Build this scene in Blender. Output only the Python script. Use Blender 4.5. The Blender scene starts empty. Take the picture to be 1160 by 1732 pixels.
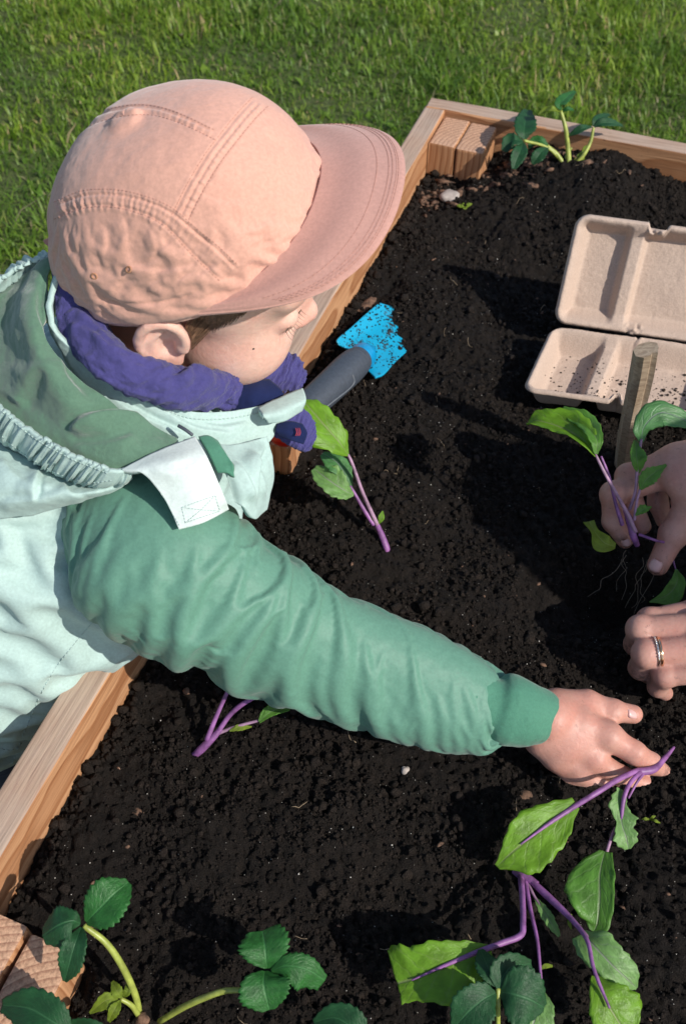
import bpy, bmesh, math, random
import numpy as np
from mathutils import Vector, Matrix
from mathutils.bvhtree import BVHTree
random.seed(7); rng = np.random.default_rng(7)
SC = bpy.context.scene; COL = SC.collection

# ------------------------------------------------------------------ camera, sky, sun, exposure
CAMZ = 0.80; PITCH = math.radians(50); F = 1700.0; CX, CY = 580.0, 866.0
cam = bpy.data.cameras.new('camera'); camo = bpy.data.objects.new('camera', cam); COL.objects.link(camo)
camo.location = (0, 0, CAMZ); camo.rotation_euler = (math.radians(90) - PITCH, 0, 0)
cam.sensor_fit = 'VERTICAL'; cam.sensor_height = 36; cam.sensor_width = 24; cam.lens = 36 * F / 1732
cam.clip_start = 0.01; cam.clip_end = 200
cam.dof.use_dof = True; cam.dof.focus_distance = 0.86; cam.dof.aperture_fstop = 11
SC.camera = camo
SUN_DIR = Vector((0.63, -0.46, 0.63)).normalized()
w = bpy.data.worlds.new('World'); SC.world = w; w.use_nodes = True
nt = w.node_tree; nt.nodes.clear()
sky = nt.nodes.new('ShaderNodeTexSky'); sky.sky_type = 'NISHITA'; sky.sun_disc = False
sky.sun_elevation = math.asin(SUN_DIR.z); sky.sun_rotation = math.atan2(SUN_DIR.x, SUN_DIR.y)
bg = nt.nodes.new('ShaderNodeBackground'); bg.inputs[1].default_value = 0.11
wo = nt.nodes.new('ShaderNodeOutputWorld')
nt.links.new(sky.outputs[0], bg.inputs[0]); nt.links.new(bg.outputs[0], wo.inputs[0])
sl = bpy.data.lights.new('sun', 'SUN'); sl.energy = 3.6; sl.angle = math.radians(0.55); sl.color = (1, 0.95, 0.87)
so = bpy.data.objects.new('sun', sl); COL.objects.link(so); so.rotation_euler = SUN_DIR.to_track_quat('Z', 'Y').to_euler()
so.location = SUN_DIR * 5
SC.view_settings.view_transform = 'Standard'; SC.view_settings.look = 'None'
SC.view_settings.gamma = 1; SC.view_settings.exposure = 0.32; SC.view_settings.use_curve_mapping = False

# ------------------------------------------------------------------ maths helpers
S_, C_ = math.sin(PITCH), math.cos(PITCH)
def ray(x, y):
    v = CY - y
    return np.array([x - CX, F * C_ + v * S_, -F * S_ + v * C_])
def P(x, y, z):                       # a point seen at (x, y) in the photograph that stands z metres above the soil
    d = ray(x, y); t = (z - CAMZ) / d[2]
    return np.array([0, 0, CAMZ]) + d * t
def PX(V):                            # where points appear in the photograph, and how far along the view axis
    V = np.asarray(V, float); zz = V[..., 2] - CAMZ
    up = V[..., 1] * S_ + zz * C_; dp = V[..., 1] * C_ - zz * S_
    return CX + F * V[..., 0] / dp, CY - F * up / dp, dp
VR = np.array([1., 0, 0]); VU = np.array([0, S_, C_]); VD = np.array([0, C_, -S_])
def sm(x): x = np.clip(x, 0, 1); return x * x * (3 - 2 * x)
def unit(v): v = np.asarray(v, float); return v / (np.linalg.norm(v, axis=-1, keepdims=True) + 1e-12)
def _h(i, j, k, s):
    n = (i * 374761393 + j * 668265263 + k * 1274126177 + s * 974711) & 0xffffffff
    n = ((n ^ (n >> 13)) * 1274126177) & 0xffffffff
    return ((n ^ (n >> 16)) & 0xffff) / 32767.5 - 1
def noise3(p, s=0):
    p = np.asarray(p, float); i = np.floor(p).astype(np.int64); f = p - i; f = f * f * (3 - 2 * f); r = 0
    for a in (0, 1):
        for b in (0, 1):
            for c in (0, 1):
                wgt = (f[..., 0] if a else 1 - f[..., 0]) * (f[..., 1] if b else 1 - f[..., 1]) * (f[..., 2] if c else 1 - f[..., 2])
                r = r + wgt * _h(i[..., 0] + a, i[..., 1] + b, i[..., 2] + c, s)
    return r
def fbm(p, o=4, s=0):
    p = np.asarray(p, float); r = 0; a = 1
    for k in range(o): r = r + a * noise3(p * 2 ** k, s + k * 17); a *= .5
    return r
def crom(pts, n):                     # Catmull-Rom through the rows of pts, n samples
    p = np.asarray(pts, float); m = len(p)
    q = np.concatenate([[2 * p[0] - p[1]], p, [2 * p[-1] - p[-2]]])
    t = np.linspace(0, m - 1, n); i = np.minimum(t.astype(int), m - 2); u = t - i
    sh = (slice(None),) + (None,) * (p.ndim - 1); u = u[sh]
    a, b, c, d = q[i], q[i + 1], q[i + 2], q[i + 3]
    return .5 * (2 * b + (c - a) * u + (2 * a - 5 * b + 4 * c - d) * u ** 2 + (3 * b - a - 3 * c + d) * u ** 3)

# ------------------------------------------------------------------ objects
def tag(o, label=None, cat=None, group=None, kind=None):
    if label: o['label'] = label
    if cat: o['category'] = cat
    if group: o['group'] = group
    if kind: o['kind'] = kind
    return o
def empty(name, loc, label, cat, group=None):
    o = bpy.data.objects.new(name, None); COL.objects.link(o); o.location = loc; o.empty_display_size = .02
    return tag(o, label, cat, group)
def wmat(o): return o.matrix_basis.copy() if o.parent is None else wmat(o.parent) @ o.matrix_parent_inverse @ o.matrix_basis
def link(name, me, parent=None):
    o = bpy.data.objects.new(name, me); COL.objects.link(o)
    if parent is not None:
        o.parent = parent
        o.matrix_parent_inverse = wmat(parent).inverted()
    return o
def mesh(name, V, Fc, mat, parent=None, smooth=True, uv=None, mats=None, midx=None):
    me = bpy.data.meshes.new(name); V = np.asarray(V, np.float32)
    if isinstance(Fc, np.ndarray):
        k = Fc.shape[1]; n = len(Fc)
        me.vertices.add(len(V)); me.vertices.foreach_set('co', V.ravel())
        me.loops.add(n * k); me.loops.foreach_set('vertex_index', Fc.astype(np.int32).ravel())
        me.polygons.add(n); me.polygons.foreach_set('loop_start', np.arange(0, n * k, k, dtype=np.int32))
        me.update(calc_edges=True)
    else:
        me.from_pydata([tuple(map(float, v)) for v in V], [], [tuple(f) for f in Fc]); me.update()
    if smooth: me.polygons.foreach_set('use_smooth', np.ones(len(me.polygons), bool))
    if uv is not None:
        l = me.uv_layers.new(name='UVMap'); vi = np.zeros(len(me.loops), np.int32); me.loops.foreach_get('vertex_index', vi)
        l.data.foreach_set('uv', np.asarray(uv, np.float32)[vi].ravel())
    for m in (mats or [mat]): me.materials.append(m)
    if midx is not None: me.polygons.foreach_set('material_index', np.asarray(midx, np.int32))
    me.validate(); me.update()
    return link(name, me, parent)
def gridfaces(n, m, cu=False, cv=False):   # n rows, m columns
    i = np.arange(n if cu else n - 1); j = np.arange(m if cv else m - 1)
    I, J = np.meshgrid(i, j, indexing='ij'); I1 = (I + 1) % n; J1 = (J + 1) % m
    return np.stack([I * m + J, I * m + J1, I1 * m + J1, I1 * m + J], -1).reshape(-1, 4)
def vnorm(V, Fq):
    n = np.cross(V[Fq[:, 2]] - V[Fq[:, 0]], V[Fq[:, 3]] - V[Fq[:, 1]]); N = np.zeros_like(V)
    for k in range(4): np.add.at(N, Fq[:, k], n)
    return unit(N)
def sheet(name, G, mat, parent=None, th=.003, uv=None, mats=None, up=None):   # a cloth or leaf sheet with thickness from a grid of points
    n, m = G.shape[:2]; V = G.reshape(-1, 3); Fq = gridfaces(n, m); N = vnorm(V, Fq)
    ref = VD * -1 if up is None else np.asarray(up, float)
    if (N @ ref).mean() < 0: Fq = Fq[:, ::-1]; N = -N
    B = V - N * th; k = len(V)
    edge = np.concatenate([np.arange(m), np.arange(1, n) * m + m - 1, (n - 1) * m + np.arange(m - 2, -1, -1), np.arange(n - 2, 0, -1) * m])
    e2 = np.roll(edge, -1)
    flip = (Fq[0][1] != 1)
    rim = np.stack([edge, edge + k, e2 + k, e2], -1)
    if flip: rim = rim[:, ::-1]
    FF = np.concatenate([Fq, Fq[:, ::-1] + k, rim])
    if uv is not None: uv = np.concatenate([uv, uv])
    return mesh(name, np.concatenate([V, B]), FF, mat, parent, uv=uv)
def tubegeo(pts, rad, seg=10, n=None, ell=None):
    p = np.asarray(pts, float); r = np.asarray(rad if np.ndim(rad) else [rad] * len(p), float)
    if n: r = crom(r[:, None], n)[:, 0]; p = crom(p, n)
    r = np.maximum(r, 1e-5)
    T = unit(np.gradient(p, axis=0)); a = np.array([0, 0, 1.]); 
    if abs(T[0] @ a) > .9: a = np.array([1., 0, 0])
    ang = np.linspace(0, 2 * np.pi, seg, endpoint=False); V = []
    for q, t, rr in zip(p, T, r):
        a = unit(a - t * (a @ t)); b = np.cross(t, a)
        V.append(q + rr * (np.cos(ang)[:, None] * a + np.sin(ang)[:, None] * b))
    V = np.concatenate(V); L = len(p); Fq = [tuple(f) for f in gridfaces(L, seg, cv=True)]
    k = len(V); V = np.concatenate([V, [p[0] - T[0] * r[0] * .4, p[-1] + T[-1] * r[-1] * .4]])
    for j in range(seg):
        Fq.append((k, (j + 1) % seg, j)); Fq.append((k + 1, (L - 1) * seg + j, (L - 1) * seg + (j + 1) % seg))
    return V, Fq
def tube(name, pts, rad, mat, parent=None, seg=10, n=None):
    V, Fq = tubegeo(pts, rad, seg, n); return mesh(name, V, Fq, mat, parent)
def joined(parts):
    VV, FF, o = [], [], 0
    for V, Fq in parts:
        VV.append(np.asarray(V, float)); FF += [tuple(int(i) + o for i in f) for f in Fq]; o += len(V)
    return np.concatenate(VV), FF
def slicefill(c, ax, n, m=None): return None

# signed distance fields and surface nets: continuous flesh
def seg_d(p, a, b, r1, r2):
    a, b = np.asarray(a, float), np.asarray(b, float); ab = b - a
    h = np.clip(((p - a) @ ab) / (ab @ ab + 1e-12), 0, 1)
    return np.linalg.norm(p - a - h[..., None] * ab, axis=-1) - (r1 + h * (r2 - r1))
def ell_d(p, c, r, M=None):
    q = p - np.asarray(c, float)
    if M is not None: q = q @ M
    r = np.asarray(r, float); k0 = np.linalg.norm(q / r, axis=-1); k1 = np.linalg.norm(q / (r * r), axis=-1)
    return k0 * (k0 - 1) / (k1 + 1e-9)
def smin(a, b, k): h = np.maximum(k - abs(a - b), 0) / k; return np.minimum(a, b) - h * h * k * .25
def smax(a, b, k): return -smin(-a, -b, k)
def chain(p, pts, rs, k=.003):
    d = None
    for i in range(len(pts) - 1):
        e = seg_d(p, pts[i], pts[i + 1], rs[i], rs[i + 1]); d = e if d is None else smin(d, e, k)
    return d
def nets(f, lo, hi, h):
    lo = np.asarray(lo, float); n = np.ceil((np.asarray(hi) - lo) / h).astype(int) + 1
    ax = [lo[i] + h * np.arange(n[i]) for i in range(3)]
    g = np.empty(n, np.float32)
    for s in range(0, n[0], 24):
        X = np.stack(np.meshgrid(ax[0][s:s + 24], ax[1], ax[2], indexing='ij'), -1); g[s:s + 24] = f(X)
    ins = g < 0; cn = n - 1
    c = np.zeros(cn, np.int8)
    for a in (0, 1):
        for b in (0, 1):
            for d in (0, 1): c += ins[a:a + cn[0], b:b + cn[1], d:d + cn[2]]
    act = (c > 0) & (c < 8); idx = np.argwhere(act); ids = -np.ones(cn, np.int64); ids[act] = np.arange(len(idx))
    acc = np.zeros((len(idx), 3)); cnt = np.zeros(len(idx))
    cor = [(a, b, d) for a in (0, 1) for b in (0, 1) for d in (0, 1)]
    for u in cor:
        for ax_ in range(3):
            if u[ax_]: continue
            v = list(u); v[ax_] = 1
            ga = g[idx[:, 0] + u[0], idx[:, 1] + u[1], idx[:, 2] + u[2]].astype(float); gb = g[idx[:, 0] + v[0], idx[:, 1] + v[1], idx[:, 2] + v[2]].astype(float)
            mk = (ga < 0) != (gb < 0); t = np.where(mk, ga / np.where(abs(ga - gb) < 1e-12, 1, ga - gb), 0)
            q = np.tile(np.array(u, float), (len(idx), 1)); q[:, ax_] += t
            acc[mk] += q[mk]; cnt[mk] += 1
    V = lo + h * (idx + acc / cnt[:, None]); FF = []
    for ax_ in range(3):
        o1, o2 = [a for a in range(3) if a != ax_]
        sl0 = [slice(None)] * 3; sl1 = [slice(None)] * 3; sl0[ax_] = slice(0, -1); sl1[ax_] = slice(1, None)
        A, B = ins[tuple(sl0)], ins[tuple(sl1)]; e = np.argwhere(A != B)
        e = e[(e[:, o1] > 0) & (e[:, o2] > 0) & (e[:, o1] < n[o1] - 1) & (e[:, o2] < n[o2] - 1)]
        s = A[e[:, 0], e[:, 1], e[:, 2]]
        def cell(d1, d2):
            q = e.copy(); q[:, o1] += d1; q[:, o2] += d2; return ids[q[:, 0], q[:, 1], q[:, 2]]
        q = np.stack([cell(-1, -1), cell(0, -1), cell(0, 0), cell(-1, 0)], -1)
        if ax_ == 1: s = ~s
        q[~s] = q[~s][:, ::-1]; FF.append(q)
    return V, np.concatenate(FF)

# cloth folds: displace a cloth surface along its normal near creases drawn as lines over it
def crease(V, N, lines, taper=.25, groove=False):
    X, Y, _ = PX(V); face = np.clip(-(N @ VD) * 2.5 + .3, 0, 1); D = np.zeros(len(V))
    for pts, amp, wd in lines:
        p = crom(np.asarray(pts, float), 14); lo, hi = p.min(0) - 6 * wd, p.max(0) + 6 * wd; I = np.nonzero((X > lo[0]) & (X < hi[0]) & (Y > lo[1]) & (Y < hi[1]))[0]
        if not len(I): continue
        x, y = X[I], Y[I]; best = np.full(len(I), 1e9); sg = np.zeros(len(I)); tt = np.zeros(len(I))
        for i in range(13):
            a, b = p[i], p[i + 1]; ab = b - a; L = ab @ ab + 1e-9
            h = np.clip(((x - a[0]) * ab[0] + (y - a[1]) * ab[1]) / L, 0, 1)
            dx, dy = x - a[0] - h * ab[0], y - a[1] - h * ab[1]; d = np.hypot(dx, dy); m = d < best
            best[m] = d[m]; sg[m] = np.sign(ab[0] * dy - ab[1] * dx)[m]; tt[m] = ((i + h) / 13)[m]
        s = best * np.where(sg == 0, 1, sg) / wd; e = sm(tt / taper) * sm((1 - tt) / taper)
        if groove: D[I] += amp * e * (-np.exp(-2.2 * s * s) + .40 * np.exp(-((abs(s) - 1.6) / .9) ** 2))
        else: D[I] += amp * e * (np.where(s > 0, np.exp(-(s / 2.4) ** 2), np.exp(-(s / .45) ** 2)) - .42 * np.exp(-((s + 1.0) / .7) ** 2))
    return D * face

def settle(B, N, seed, ax_f, ci_f, lo, hi, iters=160, cv=True, bend=.25, pin=3, shear=0.):
    # cloth relaxation: a grid of threads a little longer than the body they cover buckles into folds
    n, m = B.shape[:2]; X = B + N * seed[..., None]; ax_f = np.broadcast_to(np.asarray(ax_f, float), (n, m)); ci_f = np.broadcast_to(np.asarray(ci_f, float), (n, m))
    def pr(di, dj):
        i = np.arange(n - di); a = (i[:, None], np.arange(m if cv else m - abs(dj))[None] - (min(dj, 0) if not cv else 0)); b = (i[:, None] + di, (a[1] + dj) % m); return a, b
    cons = []
    for di, dj, k in ((1, 0, 1.), (0, 1, 1.), (1, 1, .7), (1, -1, .7), (2, 0, bend), (0, 2, bend), (3, 0, bend * .5), (0, 3, bend * .5)):
        a, b = pr(di, dj); d = B[b] - B[a]
        L = np.linalg.norm(d, axis=-1); fa, fc = ax_f[a], ci_f[a]
        f = fa if dj == 0 else fc if di == 0 else np.sqrt((fa ** 2 + fc ** 2) / 2) * (1 + shear * dj); L = L * f
        step = max(di, 1) * 2 if di else abs(dj) * 2
        idx = np.arange(n - di) if di else np.arange(a[1].shape[1])
        for par in (0, 1):
            if di: sel = np.nonzero((idx // di) % 2 == par)[0]; aa = (a[0][sel], a[1]); bb = (b[0][sel], b[1]); LL = L[sel]
            else: sel = np.nonzero((idx // abs(dj)) % 2 == par)[0]; aa = (a[0], a[1][:, sel]); bb = (b[0], b[1][:, sel]); LL = L[:, sel]
            cons.append((aa, bb, LL, k))
    pv = X.copy(); fix = np.zeros((n, m), bool); fix[:pin] = True; fix[-pin:] = True
    if not cv: fix[:, :2] = True; fix[:, -2:] = True
    F0 = X[fix].copy()
    for it in range(iters):
        v = (X - pv) * .6; pv = X.copy(); X = X + v + np.array([0, 0, -.00006])
        for a, b, L, k in cons:
            d = X[b] - X[a]; l = np.linalg.norm(d, axis=-1) + 1e-9; c = (k * .5 * (l - L) / l)[..., None] * d
            X[a] += c; X[b] -= c
        o = ((X - B) * N).sum(-1); X += N * (np.clip(o, lo, hi) - o)[..., None]; X[fix] = F0
    return X
def upgrid(X, n, m, cv=True):
    X = crom(X, n); Y = np.swapaxes(X, 0, 1)
    if cv: k = 4; Y = np.concatenate([Y[-k:], Y, Y[:k + 1]]); M0 = len(Y) - 1; per = (M0 - 2 * k) ; q = crom(Y, M0 * (m // per) + 1); r_ = m // per; q = q[k * r_:k * r_ + per * r_]
    else: q = crom(Y, m)
    return np.swapaxes(q, 0, 1)
# ------------------------------------------------------------------ materials
def M_(name):
    m = bpy.data.materials.new(name); m.use_nodes = True; t = m.node_tree; b = t.nodes['Principled BSDF']; return m, t, b
def nd(t, typ, **kw):
    n = t.nodes.new(typ)
    for k, v in kw.items(): setattr(n, k, v)
    return n
def noise_n(t, scale, detail=4, rough=.55, vec=None, dist=0):
    n = nd(t, 'ShaderNodeTexNoise'); n.inputs['Scale'].default_value = scale; n.inputs['Detail'].default_value = detail
    n.inputs['Roughness'].default_value = rough; n.inputs['Distortion'].default_value = dist
    if vec is not None: t.links.new(vec, n.inputs['Vector'])
    return n
def ramp_n(t, fac, stops):
    r = nd(t, 'ShaderNodeValToRGB'); e = r.color_ramp.elements
    while len(e) < len(stops): e.new(.5)
    for q, (p_, c) in zip(e, stops): q.position = p_; q.color = (*c, 1) if len(c) == 3 else c
    t.links.new(fac, r.inputs[0]); return r
def mixc(t, fac, a, b, typ='MIX'):
    m = nd(t, 'ShaderNodeMix', data_type='RGBA', blend_type=typ)
    for sock, v in ((m.inputs[0], fac), (m.inputs[6], a), (m.inputs[7], b)):
        if hasattr(v, 'links'): t.links.new(v, sock)
        else: sock.default_value = v if np.ndim(v) == 0 else (*v, 1)
    return m.outputs[2]
def bump(t, b, h, st, dist=.001, prev=None):
    n = nd(t, 'ShaderNodeBump'); n.inputs['Strength'].default_value = st; n.inputs['Distance'].default_value = dist
    t.links.new(h, n.inputs['Height'])
    if prev is not None: t.links.new(prev, n.inputs['Normal'])
    t.links.new(n.outputs[0], b.inputs['Normal']); return n.outputs[0]
def coord(t, which='Object'): return nd(t, 'ShaderNodeTexCoord').outputs[which]
def fabric(name, col, col2=None, rough=.75, sheen=.2, wr=.5, weave=.25, var=.5, spots=None):
    m, t, b = M_(name); co = coord(t)
    n1 = noise_n(t, 26, 5, .6, co); c2 = col2 or tuple(c * .9 for c in col); c2 = tuple(.6 * a_ + .4 * b_ for a_, b_ in zip(col, c2))
    r = ramp_n(t, n1.outputs[0], [(.5 - var * .4, c2), (.5 + var * .4, col)]); out = r.outputs[0]
    n4 = noise_n(t, 420, 2, .6, co); out = mixc(t, .22, out, ramp_n(t, n4.outputs[0], [(.3, (.35,) * 3), (.7, (1.0,) * 3)]).outputs[0], 'MULTIPLY')
    if spots:
        for (c, rad, sc) in spots:
            g = nd(t, 'ShaderNodeVectorMath', operation='DISTANCE'); t.links.new(co, g.inputs[0]); g.inputs[1].default_value = tuple(c)
            mr = nd(t, 'ShaderNodeMapRange'); mr.inputs[1].default_value = rad; mr.inputs[2].default_value = rad * .2; t.links.new(g.outputs['Value'], mr.inputs[0])
            ns = noise_n(t, 170, 4, .7, co); mt = nd(t, 'ShaderNodeMath', operation='MULTIPLY')
            rr = ramp_n(t, ns.outputs[0], [(.47, (0,) * 3), (.62, (1,) * 3)]); t.links.new(rr.outputs[0], mt.inputs[0]); t.links.new(mr.outputs[0], mt.inputs[1])
            out = mixc(t, mt.outputs[0], out, sc)
    t.links.new(out, b.inputs['Base Color'])
    b.inputs['Roughness'].default_value = rough; b.inputs['Sheen Weight'].default_value = sheen; b.inputs['Specular IOR Level'].default_value = .25
    n2 = noise_n(t, 60, 3, .5, co, .6); p = bump(t, b, n2.outputs[0], wr, .004)
    n3 = noise_n(t, 1500, 2, .5, co); bump(t, b, n3.outputs[0], weave, .0006, p)
    return m
def skin(name, col, red=(.45, .13, .09), rough=.48, scale=9, dirt=0, tips=()):
    m, t, b = M_(name); co = coord(t)
    n1 = noise_n(t, 38, 4, .6, co); r = ramp_n(t, n1.outputs[0], [(.38, col), (.78, tuple(.5 * a + .5 * c for a, c in zip(col, red)))]); out = r.outputs[0]
    n0 = noise_n(t, 300, 3, .6, co); out = mixc(t, .18, out, ramp_n(t, n0.outputs[0], [(.35, (.55, .5, .5)), (.65, (1, 1, 1))]).outputs[0], 'MULTIPLY')
    if dirt:
        nn = noise_n(t, 130, 5, .75, co); rr = ramp_n(t, nn.outputs[0], [(.60, (0,) * 3), (.70, (dirt,) * 3)]); out = mixc(t, rr.outputs[0], out, (.05, .03, .025))
    for c in tips:
        g = nd(t, 'ShaderNodeVectorMath', operation='DISTANCE'); t.links.new(co, g.inputs[0]); g.inputs[1].default_value = tuple(map(float, c))
        mr = nd(t, 'ShaderNodeMapRange'); mr.inputs[1].default_value = .016; mr.inputs[2].default_value = .003; t.links.new(g.outputs['Value'], mr.inputs[0])
        ns = noise_n(t, 190, 4, .75, co); mt = nd(t, 'ShaderNodeMath', operation='MULTIPLY'); rr = ramp_n(t, ns.outputs[0], [(.44, (0,) * 3), (.56, (.9,) * 3)])
        t.links.new(rr.outputs[0], mt.inputs[0]); t.links.new(mr.outputs[0], mt.inputs[1]); out = mixc(t, mt.outputs[0], out, (.035, .022, .018))
    t.links.new(out, b.inputs['Base Color']); b.inputs['Roughness'].default_value = rough
    b.inputs['Subsurface Weight'].default_value = .18; b.inputs['Subsurface Radius'].default_value = (1, .35, .2); b.inputs['Subsurface Scale'].default_value = .004
    b.inputs['Specular IOR Level'].default_value = .4
    n2 = noise_n(t, 520, 3, .6, co); p = bump(t, b, n2.outputs[0], .22, .0008)
    n3 = noise_n(t, 120, 3, .6, co, 1.5); bump(t, b, n3.outputs[0], .2, .002, p)
    return m
def plain(name, col, rough=.5, metal=0, nscale=80, var=.25, bmp=.15, spec=.5):
    m, t, b = M_(name); co = coord(t); n1 = noise_n(t, nscale, 5, .6, co)
    r = ramp_n(t, n1.outputs[0], [(.3, tuple(c * (1 - var) for c in col)), (.7, tuple(min(1, c * (1 + var * .6)) for c in col))])
    t.links.new(r.outputs[0], b.inputs['Base Color']); b.inputs['Roughness'].default_value = rough; b.inputs['Metallic'].default_value = metal
    b.inputs['Specular IOR Level'].default_value = spec
    bump(t, b, n1.outputs[0], bmp, .002); return m
def wood(name, light, dark, ring=150, grey=0., tint=(.5, .42, .38), cx=.03, cz=-.05):
    m, t, b = M_(name); co = coord(t)
    mp = nd(t, 'ShaderNodeMapping'); mp.inputs['Scale'].default_value = (1.2, 1, 1); t.links.new(co, mp.inputs[0])
    nz = noise_n(t, 6, 3, .5, mp.outputs[0]); sep = nd(t, 'ShaderNodeSeparateXYZ'); t.links.new(mp.outputs[0], sep.inputs[0])
    oi = nd(t, 'ShaderNodeObjectInfo')
    def ma(op, a, bb):
        q = nd(t, 'ShaderNodeMath', operation=op)
        for s, v in zip(q.inputs, (a, bb)):
            if hasattr(v, 'links'): t.links.new(v, s)
            else: s.default_value = v
        return q.outputs[0]
    wob = ma('MULTIPLY', nz.outputs[0], .016); rnd = ma('MULTIPLY', oi.outputs['Random'], .03)
    yy = ma('ADD', ma('ADD', sep.outputs[1], cx), ma('ADD', wob, rnd)); zz = ma('ADD', ma('ADD', sep.outputs[2], cz), wob)
    rr = ma('SQRT', ma('ADD', ma('MULTIPLY', yy, yy), ma('MULTIPLY', zz, zz)), 0)
    wv = ma('FRACT', ma('MULTIPLY', rr, ring), 0)
    r1 = ramp_n(t, wv, [(0, light), (.55, tuple(.6 * a + .4 * c for a, c in zip(light, dark))), (.88, dark), (1, light)])
    mp2 = nd(t, 'ShaderNodeMapping'); mp2.inputs['Scale'].default_value = (12, 420, 420); t.links.new(co, mp2.inputs[0])
    fib = noise_n(t, 1, 4, .65, mp2.outputs[0]); out = mixc(t, .5, r1.outputs[0], ramp_n(t, fib.outputs[0], [(.3, (.42, .36, .33)), (.62, (1, 1, 1))]).outputs[0], 'MULTIPLY')
    if grey: 
        gn = noise_n(t, 14, 4, .6, co); gm = ramp_n(t, gn.outputs[0], [(.3, (grey * .55,) * 3), (.7, (grey,) * 3)]); out = mixc(t, gm.outputs[0], out, tint)
        fi2 = ramp_n(t, fib.outputs[0], [(.28, (.6, .55, .52)), (.55, (1, 1, 1))]); out = mixc(t, .6, out, fi2.outputs[0], 'MULTIPLY')
    dn = noise_n(t, 55, 5, .8, co); dr = ramp_n(t, dn.outputs[0], [(.66, (0,) * 3), (.73, (.75,) * 3)]); out = mixc(t, dr.outputs[0], out, (.09, .045, .03))
    t.links.new(out, b.inputs['Base Color']); b.inputs['Roughness'].default_value = .72; b.inputs['Specular IOR Level'].default_value = .3
    p = bump(t, b, fib.outputs[0], .35, .002); bump(t, b, wv, .12, .0015, p); return m
def leafmat(name, top, vein, back=None, trans=.35, nveins=9, vw=.045, rough=.42, slant=.55, relief=.5):
    m, t, b = M_(name); uv = coord(t, 'UV'); sep = nd(t, 'ShaderNodeSeparateXYZ'); t.links.new(uv, sep.inputs[0])
    def ma(op, a, bb=0.):
        q = nd(t, 'ShaderNodeMath', operation=op)
        for s, v in zip(q.inputs, (a, bb)):
            if hasattr(v, 'links'): t.links.new(v, s)
            else: s.default_value = v
        return q.outputs[0]
    av = ma('ABSOLUTE', ma('SUBTRACT', sep.outputs[1], .5)); nzv = noise_n(t, 7, 3, .5, uv)
    side = ma('MULTIPLY', ma('GREATER_THAN', sep.outputs[1], .5), .5 / nveins)
    ph = ma('MULTIPLY', ma('ADD', ma('SUBTRACT', sep.outputs[0], ma('MULTIPLY', av, slant)), ma('ADD', side, ma('MULTIPLY', nzv.outputs[0], .13))), nveins)
    tri = ma('ABSOLUTE', ma('SUBTRACT', ma('FRACT', ph), .5))
    lat = nd(t, 'ShaderNodeMapRange'); lat.inputs[1].default_value = vw * 2.4; lat.inputs[2].default_value = 0; t.links.new(tri, lat.inputs[0])
    mid = nd(t, 'ShaderNodeMapRange'); mid.inputs[1].default_value = .035; mid.inputs[2].default_value = .008; t.links.new(av, mid.inputs[0])
    vv = ma('MAXIMUM', ma('MULTIPLY', lat.outputs[0], .26), mid.outputs[0])
    n1 = noise_n(t, 5, 4, .6, uv); base = ramp_n(t, n1.outputs[0], [(.3, tuple(c * .62 for c in top)), (.7, tuple(min(1, c * 1.2) for c in top))])
    out = mixc(t, vv, base.outputs[0], vein); t.links.new(out, b.inputs['Base Color'])
    b.inputs['Roughness'].default_value = rough; b.inputs['Specular IOR Level'].default_value = .45
    bl = noise_n(t, 14, 3, .6, uv); h = ma('SUBTRACT', ma('MULTIPLY', bl.outputs[0], .5), ma('MULTIPLY', vv, .5)); bump(t, b, h, relief, .0035)
    tr = nd(t, 'ShaderNodeBsdfTranslucent'); t.links.new(mixc(t, .5, out, tuple(min(1, c * 1.9) for c in (top[0] * 1.3, top[1], top[2] * .5))), tr.inputs[0])
    mx = nd(t, 'ShaderNodeMixShader'); mx.inputs[0].default_value = trans
    t.links.new(b.outputs[0], mx.inputs[1]); t.links.new(tr.outputs[0], mx.inputs[2]); t.links.new(mx.outputs[0], t.nodes['Material Output'].inputs[0]); return m

def soilmat(name, dark, light, rough=.75):
    m, t, b = M_(name); co = coord(t); n1 = noise_n(t, 90, 6, .7, co); n2 = noise_n(t, 700, 3, .7, co); n3 = noise_n(t, 5, 3, .5, co)
    r = ramp_n(t, n1.outputs[0], [(.35, dark), (.75, light)])
    out = mixc(t, .6, r.outputs[0], ramp_n(t, n2.outputs[0], [(.3, (.35,) * 3), (.7, (1.0,) * 3)]).outputs[0], 'MULTIPLY')
    sp = ramp_n(t, n2.outputs[0], [(.70, (0,) * 3), (.76, (.5,) * 3)]); out = mixc(t, sp.outputs[0], out, (.10, .08, .07))
    out = mixc(t, .5, out, ramp_n(t, n3.outputs[0], [(.3, (.55, .55, .6)), (.7, (1., .95, .9))]).outputs[0], 'MULTIPLY')
    t.links.new(out, b.inputs['Base Color']); b.inputs['Roughness'].default_value = rough; b.inputs['Specular IOR Level'].default_value = .35
    p = bump(t, b, n1.outputs[0], .6, .006); bump(t, b, n2.outputs[0], 1.0, .004, p); b.inputs['Specular IOR Level'].default_value = .2; return m

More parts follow.
